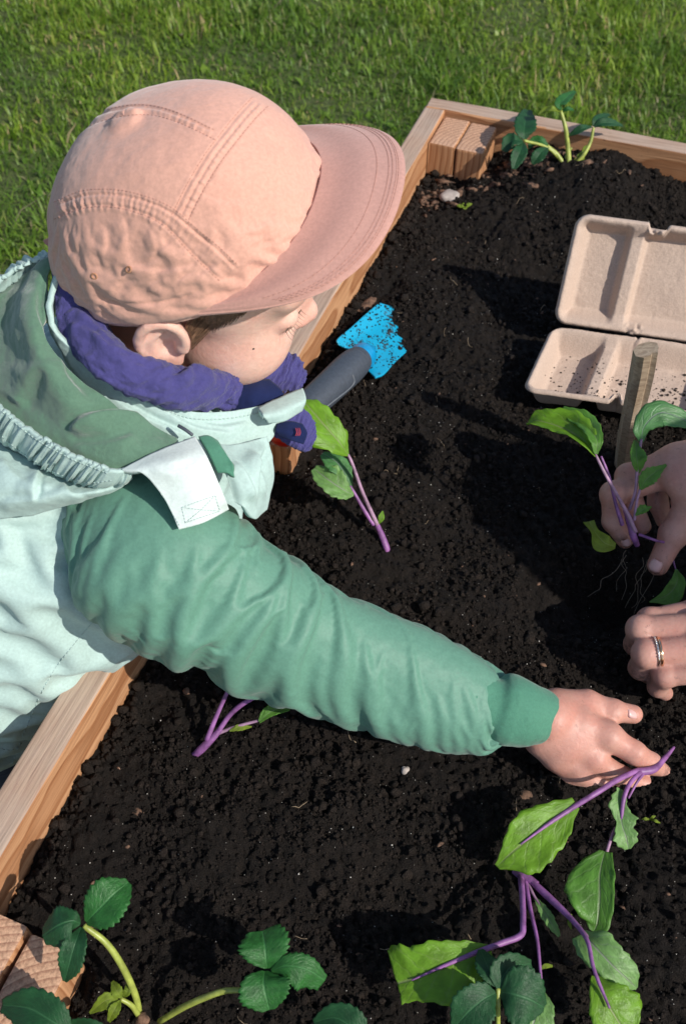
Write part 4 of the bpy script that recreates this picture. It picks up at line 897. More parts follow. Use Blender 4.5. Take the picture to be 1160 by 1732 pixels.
fbv = BVHTree.FromPolygons([tuple(v) for v in G.reshape(-1, 3)], [tuple(int(i) for i in f) for f in gridfaces(60, 50)])
stitches('stitching', [[(308, 858), (364, 838)], [(364, 838), (372, 864)], [(372, 864), (314, 884)], [(314, 884), (308, 858)], [(308, 858), (340, 862), (372, 864)], [(314, 884), (340, 862), (364, 838)], [(248, 806), (278, 842), (292, 868), (305, 890)]], fbv, M['mintthread'], flap, 3.4, 2, .00025)

# indigo scarf round the neck, navy fleece inside
scarf = empty('scarf', (-.12, .6, .3), None, None); scarf.parent = child; scarf.matrix_parent_inverse = Matrix.Translation(-Vector(child.location))
def roll(name, st, zr, n, sg, seed, lines=[], amp=.0022):
    V, Fq, N = silloft(st, n, sg, zr, 2.2); Vf = V.reshape(-1, 3); L = np.linspace(0, 1, n)[:, None] * 46; A = np.linspace(0, 2 * np.pi, sg, endpoint=False)[None]
    d = amp * fbm(np.stack([(L + 0 * A) * .55 + .25 * np.sin(A * 2), np.cos(A) * 1.6 + 0 * L, np.sin(A) * 1.6 + 0 * L], -1), 4, seed).reshape(-1) + .0003 * fbm(Vf * 110, 3, seed)
    Vf = Vf + N * (d + crease(Vf, N, lines))[:, None]; k = len(Vf); caps = []
    for e in (0, n - 1):
        Vf = np.concatenate([Vf, Vf[e * sg:(e + 1) * sg].mean(0)[None]])
        for j in range(sg): q = (len(Vf) - 1, e * sg + (j + 1) % sg, e * sg + j); caps.append(q if e == 0 else q[::-1])
    return mesh(name, Vf, [tuple(f) for f in Fq] + caps, M['scarf'], scarf)
wrapl = [([(120, 505), (190, 580), (250, 615)], .0022, 8), ([(290, 640), (330, 625), (370, 640)], .004, 8), ([(110, 545), (150, 560), (200, 600)], .002, 7)]
roll('wrap', [(150, 400, 96, 440, .365), (150, 460, 92, 500, .350), (170, 520, 108, 570, .332), (212, 588, 158, 632, .324), (286, 614, 224, 668, .309), (345, 626, 285, 688, .294), (388, 630, 345, 690, .276), (408, 645, 396, 690, .268)], .75, 220, 72, 21, wrapl, .0024)
roll('front_fold', [(408, 630, 398, 676, .255), (452, 612, 428, 668, .252), (492, 596, 462, 664, .248), (512, 618, 496, 662, .242), (517, 636, 510, 656, .238)], .45, 90, 48, 25, [([(440, 640), (470, 625), (505, 630)], .002, 6), ([(450, 655), (480, 640), (510, 645)], .0015, 5)])
G = patch([[(398, 642, .264), (424, 646, .264), (456, 640, .260)], [(396, 668, .262), (430, 668, .264), (476, 660, .258)], [(390, 698, .252), (430, 696, .252), (490, 684, .248)]], 16, 26); sheet('lining', folded(G, [], .0015, 60), M['navy'], scarf, .004)
roll('hanging_end', [(462, 712, 458, 734, .235), (490, 694, 470, 742, .232), (514, 692, 492, 756, .226), (531, 712, 506, 763, .220), (534, 730, 516, 764, .216), (532, 742, 522, 760, .214)], .4, 70, 48, 29, [], .0012)
G = patch([[(468, 716, .2435), (490, 712, .2445), (512, 716, .242)], [(466, 728, .2425), (490, 730, .2435), (520, 732, .240)], [(472, 738, .238), (494, 746, .237), (514, 752, .233)]], 16, 20); sheet('lining', folded(G, [], .0006, 60), M['navy'], scarf, .002)
G = patch([[(502, 722, .2455), (506, 724, .2455)], [(500, 736, .243), (505, 738, .243)]], 4, 4); 
for k_ in range(3): tube('red_stitch', crom([P(500 + k_ * 3, 724, .2458), P(502 + k_ * 3, 731, .2445), P(500 + k_ * 3, 737, .2432)], 8), .0004, M['stitchred'], scarf, 5)
# trousers and boots below
def trsdf(p):
    d = None
    for y in (.515, .635):
        e = chain(p, [np.array([-.380, y, -.04]), np.array([-.350, y, -.22]), np.array([-.388, y, -.36])], [.088, .064, .052], .02); d = e if d is None else smin(d, e, .03)
    return smin(d, ell_d(p, (-.385, .575, -.03), (.10, .13, .09)), .04)
tv_, tf_ = nets(trsdf, (-.56, .38, -.43), (-.2, .78, .1), .011); mesh('trousers', tv_, tf_, M['denim'], child)
for y in (.515, .635):
    bv_, bf_ = nets(lambda p: smax(smin(chain(p, [np.array([-.388, y, -.30]), np.array([-.388, y, -.385])], [.047, .045]), seg_d(p, (-.385, y, -.385), (-.30, y, -.392), .040, .034), .02), LAWN + .002 - p[..., 2], .004), (-.47, y - .08, -.44), (-.22, y + .08, -.23), .009)
    mesh('boot', bv_, bf_, M['boot'], child)

# ------------------------------------------------------------------ pulp carton, stake, trowel
carton = empty('egg_carton', (.33, .85, .0), 'open brown pulp carton with long ridges lying on the soil', 'carton')
def tray(W, D, dp, r0=.016, notch=None):
    nu, nv = 190, 96; U, Vv = np.meshgrid(np.linspace(0, W, nu), np.linspace(0, D, nv)); 
    cx, cy = np.clip(U, r0, W - r0), np.clip(Vv, r0, D - r0); dx, dy = U - cx, Vv - cy; L = np.hypot(dx, dy); sc = np.where(L > 1e-9, np.minimum(1, r0 / np.maximum(np.maximum(abs(dx), abs(dy)), 1e-9) * 0 + np.where((abs(dx) > 1e-9) & (abs(dy) > 1e-9), np.maximum(abs(dx), abs(dy)) / np.maximum(L, 1e-9), 1)), 1)
    u, v = cx + dx * sc, cy + dy * sc
    e = np.minimum(np.minimum(u, W - u), np.minimum(v, D - v)); ix, iy = r0 - np.minimum(u, W - u), r0 - np.minimum(v, D - v)
    e = np.where((ix > 0) & (iy > 0), r0 - np.hypot(ix, iy), e)
    wall = sm((e - .004) / .017); rid = np.zeros_like(u)
    for c in (.073, W - .073): rid = np.maximum(rid, 1 - sm((abs(u - c) - .0055) / .0085))
    z = -dp * wall * (1 - .62 * rid); z += .0022 * sm((.010 - e) / .006) * sm(e / .002) * 0 - .0035 * sm((.0028 - e) / .0028)
    q = np.stack([u, v, 0 * u], -1); z += .0007 * fbm(q * 45, 3, 5) + .00025 * noise3(q * 420, 6)
    if notch is not None:
        a, b, dep, side = notch; k = sm((u - a) / .004) * sm((b - u) / .004); 
        vv = v - side * 0; v = np.where(side > 0, v - k * dep * sm((v - D * .8) / (D * .2)), v + k * dep * sm((D * .2 - v) / (D * .2))); z += k * .004 * noise3(q * 300, 9) * (e < .012)
    return u, v, z
e1 = np.array([math.cos(math.radians(-13.5)), math.sin(math.radians(-13.5)), 0.]); e2 = unit(np.array([.40, .915, 0.])); ez = np.array([0, 0, 1.])
HL0 = np.array([.247, .934, .031]); WC, DC = .27, .121
u, v, z = tray(WC, DC, .030, notch=(.095, .108, .010, -1))
z = z + .004 * np.sin(u * 9)
G = HL0 + e1 * u[..., None] - e2 * (DC - v)[..., None] + ez * z[..., None]
BASEG = G
base = sheet('carton_base', G, M['pulp'], carton, .0024, up=ez)
al = math.radians(61); e2l = unit(np.array([.30, .954, 0.])); eu = e2l * math.cos(al) + ez * math.sin(al); en = np.cross(e1, eu); en = unit(en)
u, v, z = tray(WC, DC + .006, .022, notch=(.080, .104, .006, 1))
G = HL0 + ez * .0015 + e2l * .002 + e1 * u[..., None] + eu * v[..., None] + en * z[..., None]
sheet('carton_lid', G, M['pulp'], carton, .0024, up=en)
def on_tray(num, cu, cv, su, sv, r_):
    parts = []; nv, nu = BASEG.shape[:2]
    for i in range(num):
        a, b = r_.gauss(cu, su), r_.gauss(cv, sv); i_, j_ = int(b / DC * (nv - 1)), int(a / WC * (nu - 1))
        if not (8 < i_ < nv - 9 and 9 < j_ < nu - 10): continue
        s = min(.0022, math.exp(r_.gauss(-7.3, .5))); parts.append((ICV * s * (1 + .3 * rng.uniform(-1, 1, (12, 1))) * [1, 1, .7] + BASEG[i_, j_] + [0, 0, s * .4], ICF))
    return parts
r_ = random.Random(4); pts_ = on_tray(70, .050, .025, .014, .012, r_) + on_tray(26, .045, .022, .005, .004, r_) + on_tray(420, .15, .055, .05, .022, r_) + on_tray(60, .04, .06, .02, .03, r_) + on_tray(30, .080, .02, .004, .005, r_)
V, Fc = joined(pts_); tag(mesh('spilled_soil', V, Fc, M['crumb'], smooth=False), 'dark soil crumbs spilled inside the open pulp carton', 'soil', kind='stuff')

stk = empty('wooden_stake', P(1050, 815, -.02), 'thin split wooden stake stuck upright in the soil beside the carton', 'stake')
def stake():
    a, b = P(1047, 830, -.05), P(1091, 592, .186); ax = unit(b - a); s = unit(VR - ax * (VR @ ax)); f = np.cross(s, ax); n = 34
    prof = [(-.0108, .004), (-.0095, -.004), (-.003, -.0085), (.0035, -.0072), (.0045, -.0052), (.0095, -.0065), (.0112, -.001), (.0105, .005), (.004, .0085), (-.005, .009)]
    V = []; 
    for i, t in enumerate(np.linspace(0, 1, n)):
        q = a + (b - a) * t + s * .0007 * math.sin(t * 9)
        for (x, y) in prof: 
            w_ = 1 + .025 * math.sin(t * 13 + x * 300); V.append(q + s * x * w_ + f * (y if f @ VD > 0 else -y) * w_ + ax * (.003 * x / .01 * (i == n - 1)))
    m_ = len(prof); Fq = [tuple(f_) for f_ in gridfaces(n, m_, cv=True)]; Fq += [tuple(range(m_))[::-1], tuple((n - 1) * m_ + j for j in range(m_))]
    o = mesh('shaft', V, Fq, M['stakewood'], stk, smooth=False); bm = bmesh.new(); bm.from_mesh(o.data); bmesh.ops.recalc_face_normals(bm, faces=bm.faces); bm.to_mesh(o.data); bm.free()
stake()

tro = empty('garden_trowel', P(600, 610, .03), 'small hand trowel with soiled turquoise blade and grey handle stuck in the soil', 'trowel')
G = patch([[(573, 583, .026), (586, 590, .018), (604, 606, .014), (622, 626, .013), (635, 638, .016)], [(572, 573, .030), (592, 575, .020), (614, 592, .014), (632, 614, .012), (650, 632, .011)],
           [(596, 552, .025), (618, 562, .013), (638, 576, .008), (652, 594, .004), (668, 612, .003)], [(622, 528, .021), (644, 540, .009), (662, 553, .003), (678, 570, -.003), (692, 590, -.008)], [(642, 512, .016), (660, 518, .006), (682, 530, -.006), (700, 548, -.012), (712, 566, -.010)]], 60, 50)
m, t, b = M_('soiled_blade'); co = coord(t); n1 = noise_n(t, 210, 5, .75, co); n2 = noise_n(t, 45, 3, .6, co)
ad = nd(t, 'ShaderNodeMath', operation='MULTIPLY_ADD'); t.links.new(n2.outputs[0], ad.inputs[0]); ad.inputs[1].default_value = .55; t.links.new(n1.outputs[0], ad.inputs[2])
mk = ramp_n(t, ad.outputs[0], [(.855, (0,) * 3), (.885, (1,) * 3)]); t.links.new(mixc(t, mk.outputs[0], (.005, .32, .52), (.02, .016, .014)), b.inputs['Base Color'])
rg = ramp_n(t, mk.outputs[0], [(0, (.34,) * 3), (1, (.9,) * 3)]); t.links.new(rg.outputs[0], b.inputs['Roughness']); bump(t, b, mk.outputs[0], .5, .002); M['blade'] = m
blade = sheet('blade', G, M['blade'], tro, .0022)
r_ = random.Random(8); parts = []
for i in range(230):
    a, b_ = int(abs(r_.gauss(59, 22))) , r_.randrange(50)
    if a > 59: a = 118 - a
    if 0 <= a < 60: q = G[a, b_]; s = r_.uniform(.0005, .0015); parts.append((ICV * s * [1, 1, .7] + q + [0, 0, s * .5], ICF))
V, Fc = joined(parts); tag(mesh('clinging_soil', V, Fc, M['crumb'], blade, smooth=False), kind='stuff')
tube('neck', crom([P(628, 592, .012), P(618, 600, .022), P(606, 611, .033)], 12), crom(np.array([[.006], [.0095], [.0125]]), 12)[:, 0], M['blue'], tro, 18)
tube('ferrule', crom([P(620, 597, .026), P(613, 603, .030), P(606, 610, .034)], 8), [.010, .0135, .0152, .0158, .0158, .0155, .015, .014], M['blue'], tro, 24)
hp = crom([P(610, 606, .032), P(592, 622, .037), P(560, 652, .044), P(525, 684, .050), (P(482, 724, .056))], 50); hr = crom(np.array([[.0150], [.0185], [.0180], [.0170], [.0165]]), 50)[:, 0]; hr[0] = .0125; hr[1] = .0148
hr = hr + .0006 * np.clip(np.sin(np.arange(50) * 1.9), 0, 1) * (np.arange(50) < 9)
grip = tube('handle', hp, hr, M['grip'], tro, 28)
hb = BVHTree.FromPolygons([v.co[:] for v in grip.data.vertices], [tuple(p.vertices) for p in grip.data.polygons])
ln = [hit(hb, x, y) for x, y in crom(np.array([(596, 634), (599, 646), (590, 658), (570, 674), (552, 688)], float), 14)]
tube('grip_line', [h[0] for h in ln if h], .0009, M['grip2'], grip, 6)
tube('end_cap', crom([P(486, 720, .0555), P(478, 728, .057), P(466, 739, .0585)], 8), [.0172, .0185, .019, .019, .0185, .017, .014, .008], M['red'], tro, 24)

# ------------------------------------------------------------------ plants
def leaf(name, mid, wl, wr, mat, parent, fl=0., fr=0., ser=.10, nser=9, lob=0., tw=None, curl=0., wav=.13, seed=0, nu=64, nv=13, cup=0., pw=1.):
    r_ = random.Random(seed * 7 + 1); mp = np.array([P(*q) for q in mid]); C = crom(mp, nu); T = unit(np.gradient(C, axis=0)); _, _, dp = PX(C)
    up = np.array([0, 0, 1.]) * .55 - VD * .45 if tw is None else np.asarray(tw, float); t = np.linspace(0, 1, nu)
    WL = np.clip(crom(np.array(wl, float)[:, None], nu)[:, 0], .0, None) * dp / F; WR = np.clip(crom(np.array(wr, float)[:, None], nu)[:, 0], .0, None) * dp / F
    def teeth(ph): 
        x = (t * nser + ph) % 1; return 1 + ser * (np.where(x < .72, x / .72, (1 - x) / .28) - .5) + lob * np.sin(t * 11 + ph * 6) 
    irr = lambda k_: 1 + (.20 if name == 'leaf' else .04) * noise3(np.stack([t * 4.5 + k_, 0 * t + seed * 3.1, 0 * t], -1), seed + 5); WL = WL * teeth(r_.random()) * irr(0); WR = WR * teeth(r_.random()) * irr(9); S = unit(np.cross(T, up)); N = np.cross(S, T); s_ = np.linspace(-1, 1, nv); G = np.zeros((nu, nv, 3)); sd = seed * 13.7
    for j, s in enumerate(s_):
        W, fo = (WL, fl) if s < 0 else (WR, fr); a = abs(s) ** pw; an = fo * 1. + cup * a
        d = W * a; wv = wav * d * noise3(np.stack([t * 3.2 + sd, np.full(nu, s * 1.6), 0 * t], -1), seed) + wav * .35 * W * a * a * np.sin(t * nser * 3.1 + s * 2) + (.10 if name == 'leaf' else .04) * d * noise3(np.stack([t * 8 + sd, np.full(nu, s * 4.), 0 * t], -1), seed + 21)
        G[:, j] = C + S * (np.sign(s) * d * math.cos(an))[:, None] + N * (d * math.sin(an) + wv - curl * (t ** 2) * .02)[:, None]
    uu, vv = np.meshgrid(t, np.linspace(0, 1, nv), indexing='ij')
    return sheet(name, G, mat, parent, .0006, uv=np.stack([uu, vv], -1).reshape(-1, 2), up=N.mean(0))
def stem(name, pts, rpx, mat, parent, seg=10, n=22):
    p = np.array([P(*q) for q in pts]); _, _, d = PX(p); r = np.array(rpx if np.ndim(rpx) else [rpx] * len(p)) * d / F * (1 if mat.name == 'green_stalk' else .78); return tube(name, p, r, mat, parent, seg, n)
def plant(name, x, y, label, cat, group): p = P(x, y, 0); return empty(name, p, label, cat, group)
GK, GS = 'purple stemmed kohlrabi seedlings', 'strawberry plants in the bed'
pu, mv, gs = M['purple'], M['mauve'], M['greenstalk']; LM, MD, PL, BL, SW, DK, NW = [M['lf_' + k] for k in ('lime', 'mid', 'pale', 'blue', 'straw', 'dark', 'new')]

k = plant('kohlrabi_seedling', 655, 945, 'purple stemmed seedling standing in the soil beside the trowel handle', 'seedling', GK)
stem('stem', [(656, 952, -.012), (654, 930, .004), (645, 905, .014), (634, 880, .022)], [5, 7.5, 7, 5], pu, k)
stem('stalk', [(638, 888, .020), (626, 862, .034), (612, 830, .052), (596, 785, .076), (588, 768, .084)], [5, 4.5, 4, 3.6, 3], mv, k)
stem('stalk', [(632, 888, .020), (618, 866, .030), (604, 842, .042), (592, 822, .052)], [4.5, 5, 4, 3], pu, k)
leaf('leaf', [(589, 770, .084), (575, 750, .097), (548, 718, .112), (522, 688, .120), (511, 677, .121)], [3, 24, 40, 25, 2], [2, 22, 33, 24, 3], LM, k, .25, -.10, .16, 6, seed=1)
leaf('leaf', [(594, 826, .050), (586, 806, .060), (570, 782, .068), (546, 766, .070)], [2, 14, 24, 8], [2, 12, 16, 4], BL, k, .2, -.1, .10, 6, seed=2)
leaf('leaf', [(598, 838, .046), (580, 828, .054), (556, 812, .060), (531, 792, .060)], [2, 20, 25, 8], [2, 16, 26, 7], PL, k, .3, .4, .14, 8, seed=3)
leaf('leaflet', [(640, 886, .022), (645, 876, .027), (647, 864, .030)], [1, 6, 1], [1, 5, 1], LM, k, seed=4); leaf('leaflet', [(636, 884, .022), (630, 875, .027), (628, 865, .03)], [1, 4, 1], [1, 4, 1], NW, k, seed=5)

k = plant('kohlrabi_seedling', 330, 1278, 'purple stemmed seedling half hidden under the green sleeve', 'seedling', GK)
stem('stem', [(322, 1284, -.010), (340, 1268, .003), (358, 1250, .012), (374, 1232, .018)], [7, 9, 8, 6], pu, k)
stem('stalk', [(350, 1252, .012), (366, 1212, .026), (384, 1172, .042), (404, 1128, .06), (416, 1100, .066)], [6, 5, 4.5, 4, 3], pu, k); stem('stalk', [(370, 1236, .017), (392, 1206, .028), (422, 1184, .042), (462, 1168, .056), (500, 1150, .06)], [5.5, 5.5, 5, 4, 3], pu, k)
stem('stalk', [(366, 1242, .014), (396, 1230, .018), (440, 1218, .026)], [4, 3.6, 3], mv, k)
leaf('leaf', [(438, 1221, .027), (456, 1206, .032), (484, 1192, .034), (512, 1182, .032)], [2, 12, 12, 2], [2, 8, 10, 2], MD, k, .2, .2, seed=6); leaf('leaf', [(388, 1236, .018), (405, 1231, .020), (426, 1229, .018)], [1, 6, 1], [1, 5, 1], NW, k, seed=7)
leaf('leaf', [(404, 1128, .06), (410, 1090, .072), (420, 1050, .075)], [2, 26, 2], [2, 26, 2], MD, k, .2, .2, seed=8); leaf('leaf', [(498, 1150, .06), (520, 1130, .066), (548, 1120, .062)], [2, 22, 2], [2, 22, 2], MD, k, .2, .2, seed=9)

k = plant('kohlrabi_seedling', 1070, 905, 'purple stemmed seedling held between the fingers of the upper adult hand', 'seedling', GK)
stem('stem', [(1077, 922, 0.052), (1070, 905, 0.064), (1064, 880, 0.074), (1056, 862, 0.082)], [6, 8, 8, 5], pu, k)
stem('stalk', [(1074, 900, 0.068), (1060, 868, 0.084), (1042, 836, 0.102), (1022, 800, 0.120), (1006, 768, 0.132)], [5, 4.5, 4, 3.6, 3], mv, k); stem('stalk', [(1052, 888, 0.072), (1040, 850, 0.089), (1030, 808, 0.108), (1016, 772, 0.124)], [5, 4, 3.4, 2.6], pu, k)
stem('stalk', [(1064, 862, 0.082), (1074, 830, 0.098), (1077, 790, 0.116), (1084, 742, 0.126)], [4, 3.6, 3.4, 3], mv, k); stem('stalk', [(1072, 880, 0.078), (1076, 850, 0.092), (1082, 826, 0.102)], [3.5, 3, 2.6], mv, k)
leaf('leaf', [(1007, 772, 0.131), (990, 748, 0.136), (955, 726, .128), (912, 712, .122), (893, 714, .114)], [3, 24, 34, 26, 6], [3, 24, 36, 22, 4], LM, k, .55, .15, .13, 9, seed=11, cup=.2)
leaf('leaf', [(1008, 768, 0.134), (1008, 742, 0.142), (985, 712, .134), (948, 694, .130)], [3, 18, 20, 6], [3, 12, 20, 10], MD, k, .3, .25, .12, 8, seed=12)
leaf('leaf', [(1083, 748, 0.124), (1090, 720, 0.138), (1118, 698, 0.146), (1160, 712, 0.138), (1172, 722, 0.132)], [3, 22, 20, 12, 2], [3, 16, 24, 12, 2], BL, k, .1, -.2, .08, 8, seed=13)
leaf('leaf', [(1080, 800, 0.112), (1076, 775, 0.124), (1074, 745, 0.122)], [2, 14, 4], [2, 15, 3], MD, k, .5, .5, seed=14); leaf('leaf', [(1082, 828, 0.102), (1095, 808, 0.110), (1126, 786, 0.112)], [2, 14, 2], [2, 13, 2], MD, k, .4, .1, .2, 8, seed=15)
leaf('leaf', [(1074, 872, 0.084), (1086, 862, 0.088), (1101, 857, 0.088)], [1, 8, 1], [1, 7, 1], MD, k, .1, .1, .25, 5, seed=16)
leaf('leaf', [(1040, 925, 0.054), (1022, 918, 0.058), (1006, 900, 0.060), (996, 882, 0.058)], [3, 20, 8, 9], [6, 16, 7, 8], NW, k, .1, .15, .0, 3, seed=17, lob=.12)
stem('stalk', [(1080, 904, 0.068), (1108, 914, 0.070), (1134, 922, 0.052), (1137, 945, 0.042), (1143, 968, 0.034)], [3.4, 3, 2.8, 2.2, 1.8], pu, k); leaf('leaf', [(1143, 962, 0.036), (1144, 985, 0.036), (1128, 1006, 0.030), (1098, 1018, 0.034)], [2, 13, 20, 2], [2, 10, 10, 1], MD, k, .1, .2, .04, 5, seed=18)
for i in range(7):
    r_ = random.Random(i); x, y = 1072 + r_.uniform(-30, 40), 928 + r_.uniform(0, 20); q = [(x, y, .030)]
    for j in range(7): x += r_.gauss((i - 7) * .8, 5); y += r_.uniform(6, 17); q.append((x, y, max(-.012, .030 - .007 * j)))
    tube('root', [P(*v_) for v_ in q], .00022, M['rootm'], k, 4, 20)

k = plant('kohlrabi_seedling', 1100, 1300, 'purple stemmed seedling lying across the fingertips of the child', 'seedling', GK)
stem('stem', [(1139, 1264, .026), (1122, 1284, .031), (1104, 1301, .034), (1080, 1305, .036), (1066, 1306, .037)], [3, 6, 8.5, 8.5, 5], pu, k)
stem('stalk', [(1078, 1303, .037), (1045, 1318, .044), (1005, 1343, .048), (965, 1368, .0425), (925, 1395, .0405), (880, 1428, .0355)], [6, 6, 6, 5.5, 4, 1.5], pu, k, n=40); stem('stalk', [(1082, 1306, .037), (1064, 1326, .040), (1054, 1352, .038), (1050, 1385, .030)], [5.5, 5, 5, 3.6], pu, k); stem('stalk', [(1088, 1308, .035), (1076, 1324, .036), (1062, 1350, .030)], [3.6, 3, 2.4], pu, k)
leaf('leaf', [(975, 1362, .043), (935, 1388, .040), (895, 1418, .036), (862, 1444, .030), (840, 1466, .022)], [8, 34, 44, 38, 6], [16, 38, 36, 18, 5], LM, k, .12, .22, .09, 7, seed=21, tw=(-.1, -.3, 1))
leaf('leaf', [(1056, 1338, .036), (1050, 1362, .034), (1050, 1390, .030), (1058, 1416, .026), (1062, 1436, .020)], [6, 12, 22, 22, 3], [14, 26, 10, 30, 6], PL, k, .35, .3, .22, 7, seed=22, lob=.14)
stem('stalk', [(1040, 1400, .022), (1032, 1420, .024), (1020, 1462, .028), (1014, 1500, .028), (1018, 1545, .024)], [3, 3.6, 3.4, 3.2, 2], mv, k)
leaf('leaf', [(1022, 1440, .030), (1014, 1480, .030), (1014, 1520, .028), (1010, 1560, .022), (1003, 1576, .018)], [14, 24, 26, 22, 4], [8, 46, 58, 34, 6], MD, k, .35, .12, .05, 6, seed=23, tw=(-.2, -.2, 1))

k = plant('kohlrabi_seedling', 880, 1480, 'purple stemmed seedling lying flat in the foreground with spread leaves', 'seedling', GK)
stem('stem', [(868, 1474, .010), (880, 1480, .014), (893, 1486, .016), (908, 1496, .018)], [5, 9, 9, 7], pu, k)
stem('stalk', [(880, 1480, .014), (883, 1520, .030), (884, 1560, .040), (880, 1582, .042), (846, 1596, .045), (800, 1613, .0465), (745, 1636, .0452), (696, 1658, .0378)], [7, 6.5, 6.5, 7, 6.5, 5.5, 3.5, 1.4], pu, k, n=70); stem('stalk', [(887, 1484, .014), (897, 1540, .026), (908, 1590, .034), (914, 1650, .034), (918, 1680, .03)], [5, 4.4, 4, 3, 2], pu, k)
stem('stalk', [(896, 1488, .016), (930, 1520, .024), (966, 1555, .036), (992, 1590, .049), (1004, 1640, .053), (1030, 1705, .050)], [7, 8, 6, 5, 4.4, 3], pu, k, n=50); stem('stalk', [(968, 1556, .034), (984, 1574, .040), (1006, 1596, .044)], [4, 3.6, 2.6], mv, k)
stem('stalk', [(890, 1488, .014), (902, 1514, .018), (918, 1538, .02)], [4, 3, 2], mv, k)
leaf('leaf', [(828, 1603, .044), (790, 1617, .046), (745, 1636, .044), (705, 1654, .038), (672, 1664, .030)], [18, 52, 62, 44, 36], [6, 26, 44, 58, 60], LM, k, .10, .2, .09, 7, seed=31, tw=(-.05, -.25, 1), lob=.05)
leaf('leaf', [(984, 1578, .040), (1006, 1602, .046), (1036, 1634, .046), (1062, 1658, .040), (1076, 1672, .034)], [8, 30, 34, 22, 3], [20, 34, 32, 18, 3], PL, k, .15, .15, .10, 7, seed=32)
leaf('leaf', [(1004, 1650, .044), (1014, 1676, .048), (1030, 1704, .046), (1050, 1736, .040), (1068, 1760, .034)], [5, 30, 52, 46, 4], [4, 18, 36, 30, 4], LM, k, .1, .25, .09, 6, seed=33)
leaf('leaf', [(905, 1520, .018), (918, 1540, .021), (932, 1562, .020), (945, 1584, .014)], [3, 9, 9, 2], [3, 9, 10, 2], M['lf_pale'], k, .5, .5, .2, 6, seed=34)
leaf('leaf', [(916, 1676, .032), (912, 1700, .036), (902, 1730, .034), (890, 1765, .028)], [6, 26, 34, 6], [6, 28, 40, 6], PL, k, .1, .1, .1, 7, seed=35); leaf('leaflet', [(913, 1640, .03), (922, 1634, .032), (934, 1634, .03)], [1, 4, 2], [1, 4, 2], NW, k, seed=36)
leaf('leaflet', [(966, 1572, .03), (962, 1560, .033), (966, 1546, .034)], [1, 3, 1], [1, 3, 1], NW, k, seed=37)

def leaflet(mid, wl, wr, mat, parent, seed, fl=.22, fr=.22, ns=11, **kw): return leaf('leaflet', mid, wl, wr, mat, parent, fl, fr, .13, ns, seed=seed, wav=.05, **kw)
k = plant('strawberry_plant', 238, 1712, 'strawberry plant in the near left corner with two long arching stalks', 'plant', GS)
stem('stalk', [(236, 1712, -.004), (228, 1680, .018), (208, 1636, .042), (180, 1595, .062), (143, 1566, .074)], [6, 6, 6, 5.5, 5], gs, k); stem('stalk', [(270, 1728, .0), (310, 1704, .022), (345, 1688, .036), (380, 1676, .044), (416, 1672, .046), (448, 1644, .052)], [5, 5.5, 5.5, 5, 4.5, 3], gs, k)
stem('stalk', [(234, 1716, .0), (222, 1700, .012), (205, 1690, .018)], [5, 4.5, 4], gs, k); lump('crown', None, None, 240, 1726, .0055, M['chip'], .8, 4).parent = k
o = [c for c in COL.objects if c.name.startswith('crown') and c.parent == k][0]; o.matrix_parent_inverse = wmat(k).inverted()
leaflet([(146, 1560, .075), (166, 1540, .084), (192, 1514, .088), (218, 1492, .084)], [5, 34, 36, 8], [6, 36, 36, 8], SW, k, 41); leaflet([(137, 1562, .075), (122, 1558, .082), (98, 1566, .082), (72, 1584, .072)], [4, 30, 44, 14], [4, 24, 36, 16], DK, k, 42, fl=.0, fr=-.5); leaflet([(138, 1568, .074), (128, 1596, .078), (118, 1630, .070), (110, 1660, .058)], [4, 22, 24, 4], [3, 20, 20, 4], DK, k, 43, fl=.3, fr=.2)
leaflet([(452, 1638, .053), (450, 1618, .060), (448, 1598, .062), (444, 1574, .058)], [5, 34, 44, 24], [5, 32, 44, 30], SW, k, 44, ns=9); leaflet([(448, 1642, .053), (446, 1662, .057), (450, 1684, .054), (456, 1708, .046)], [5, 42, 40, 10], [5, 38, 42, 12], SW, k, 45); leaflet([(458, 1642, .054), (486, 1634, .062), (520, 1640, .060), (550, 1658, .048)], [3, 20, 22, 8], [3, 26, 36, 20], SW, k, 46, fl=-.2, fr=-.25)
leaflet([(206, 1688, .02), (198, 1676, .024), (190, 1660, .022)], [2, 10, 2], [2, 10, 3], NW, k, 47, ns=6); leaflet([(200, 1690, .02), (180, 1692, .022), (152, 1714, .016)], [2, 14, 2], [2, 12, 2], NW, k, 48, ns=6); leaflet([(204, 1692, .02), (194, 1708, .022), (184, 1728, .016)], [2, 10, 3], [2, 10, 3], NW, k, 49, ns=6); leaflet([(210, 1686, .02), (216, 1676, .024), (215, 1664, .023)], [2, 7, 2], [2, 7, 2], NW, k, 50, ns=6)
leaflet([(120, 1745, .050), (90, 1728, .056), (50, 1706, .054), (4, 1700, .044)], [5, 30, 34, 10], [5, 36, 34, 10], DK, k, 51); leaflet([(190, 1750, .03), (160, 1738, .034), (128, 1736, .030), (100, 1744, .024)], [3, 12, 14, 4], [3, 12, 12, 4], DK, k, 52)
leaflet([(620, 1760, .04), (596, 1738, .046), (566, 1722, .044), (530, 1730, .034)], [4, 24, 24, 4], [4, 30, 24, 5], DK, k, 53)
k = plant('strawberry_plant', 842, 1712, 'dark leaved strawberry plant below the lying seedling in the foreground', 'plant', GS)
stem('stalk', [(846, 1790, .0), (842, 1740, .030), (842, 1700, .050), (842, 1672, .056)], [4, 4, 4, 4], gs, k)
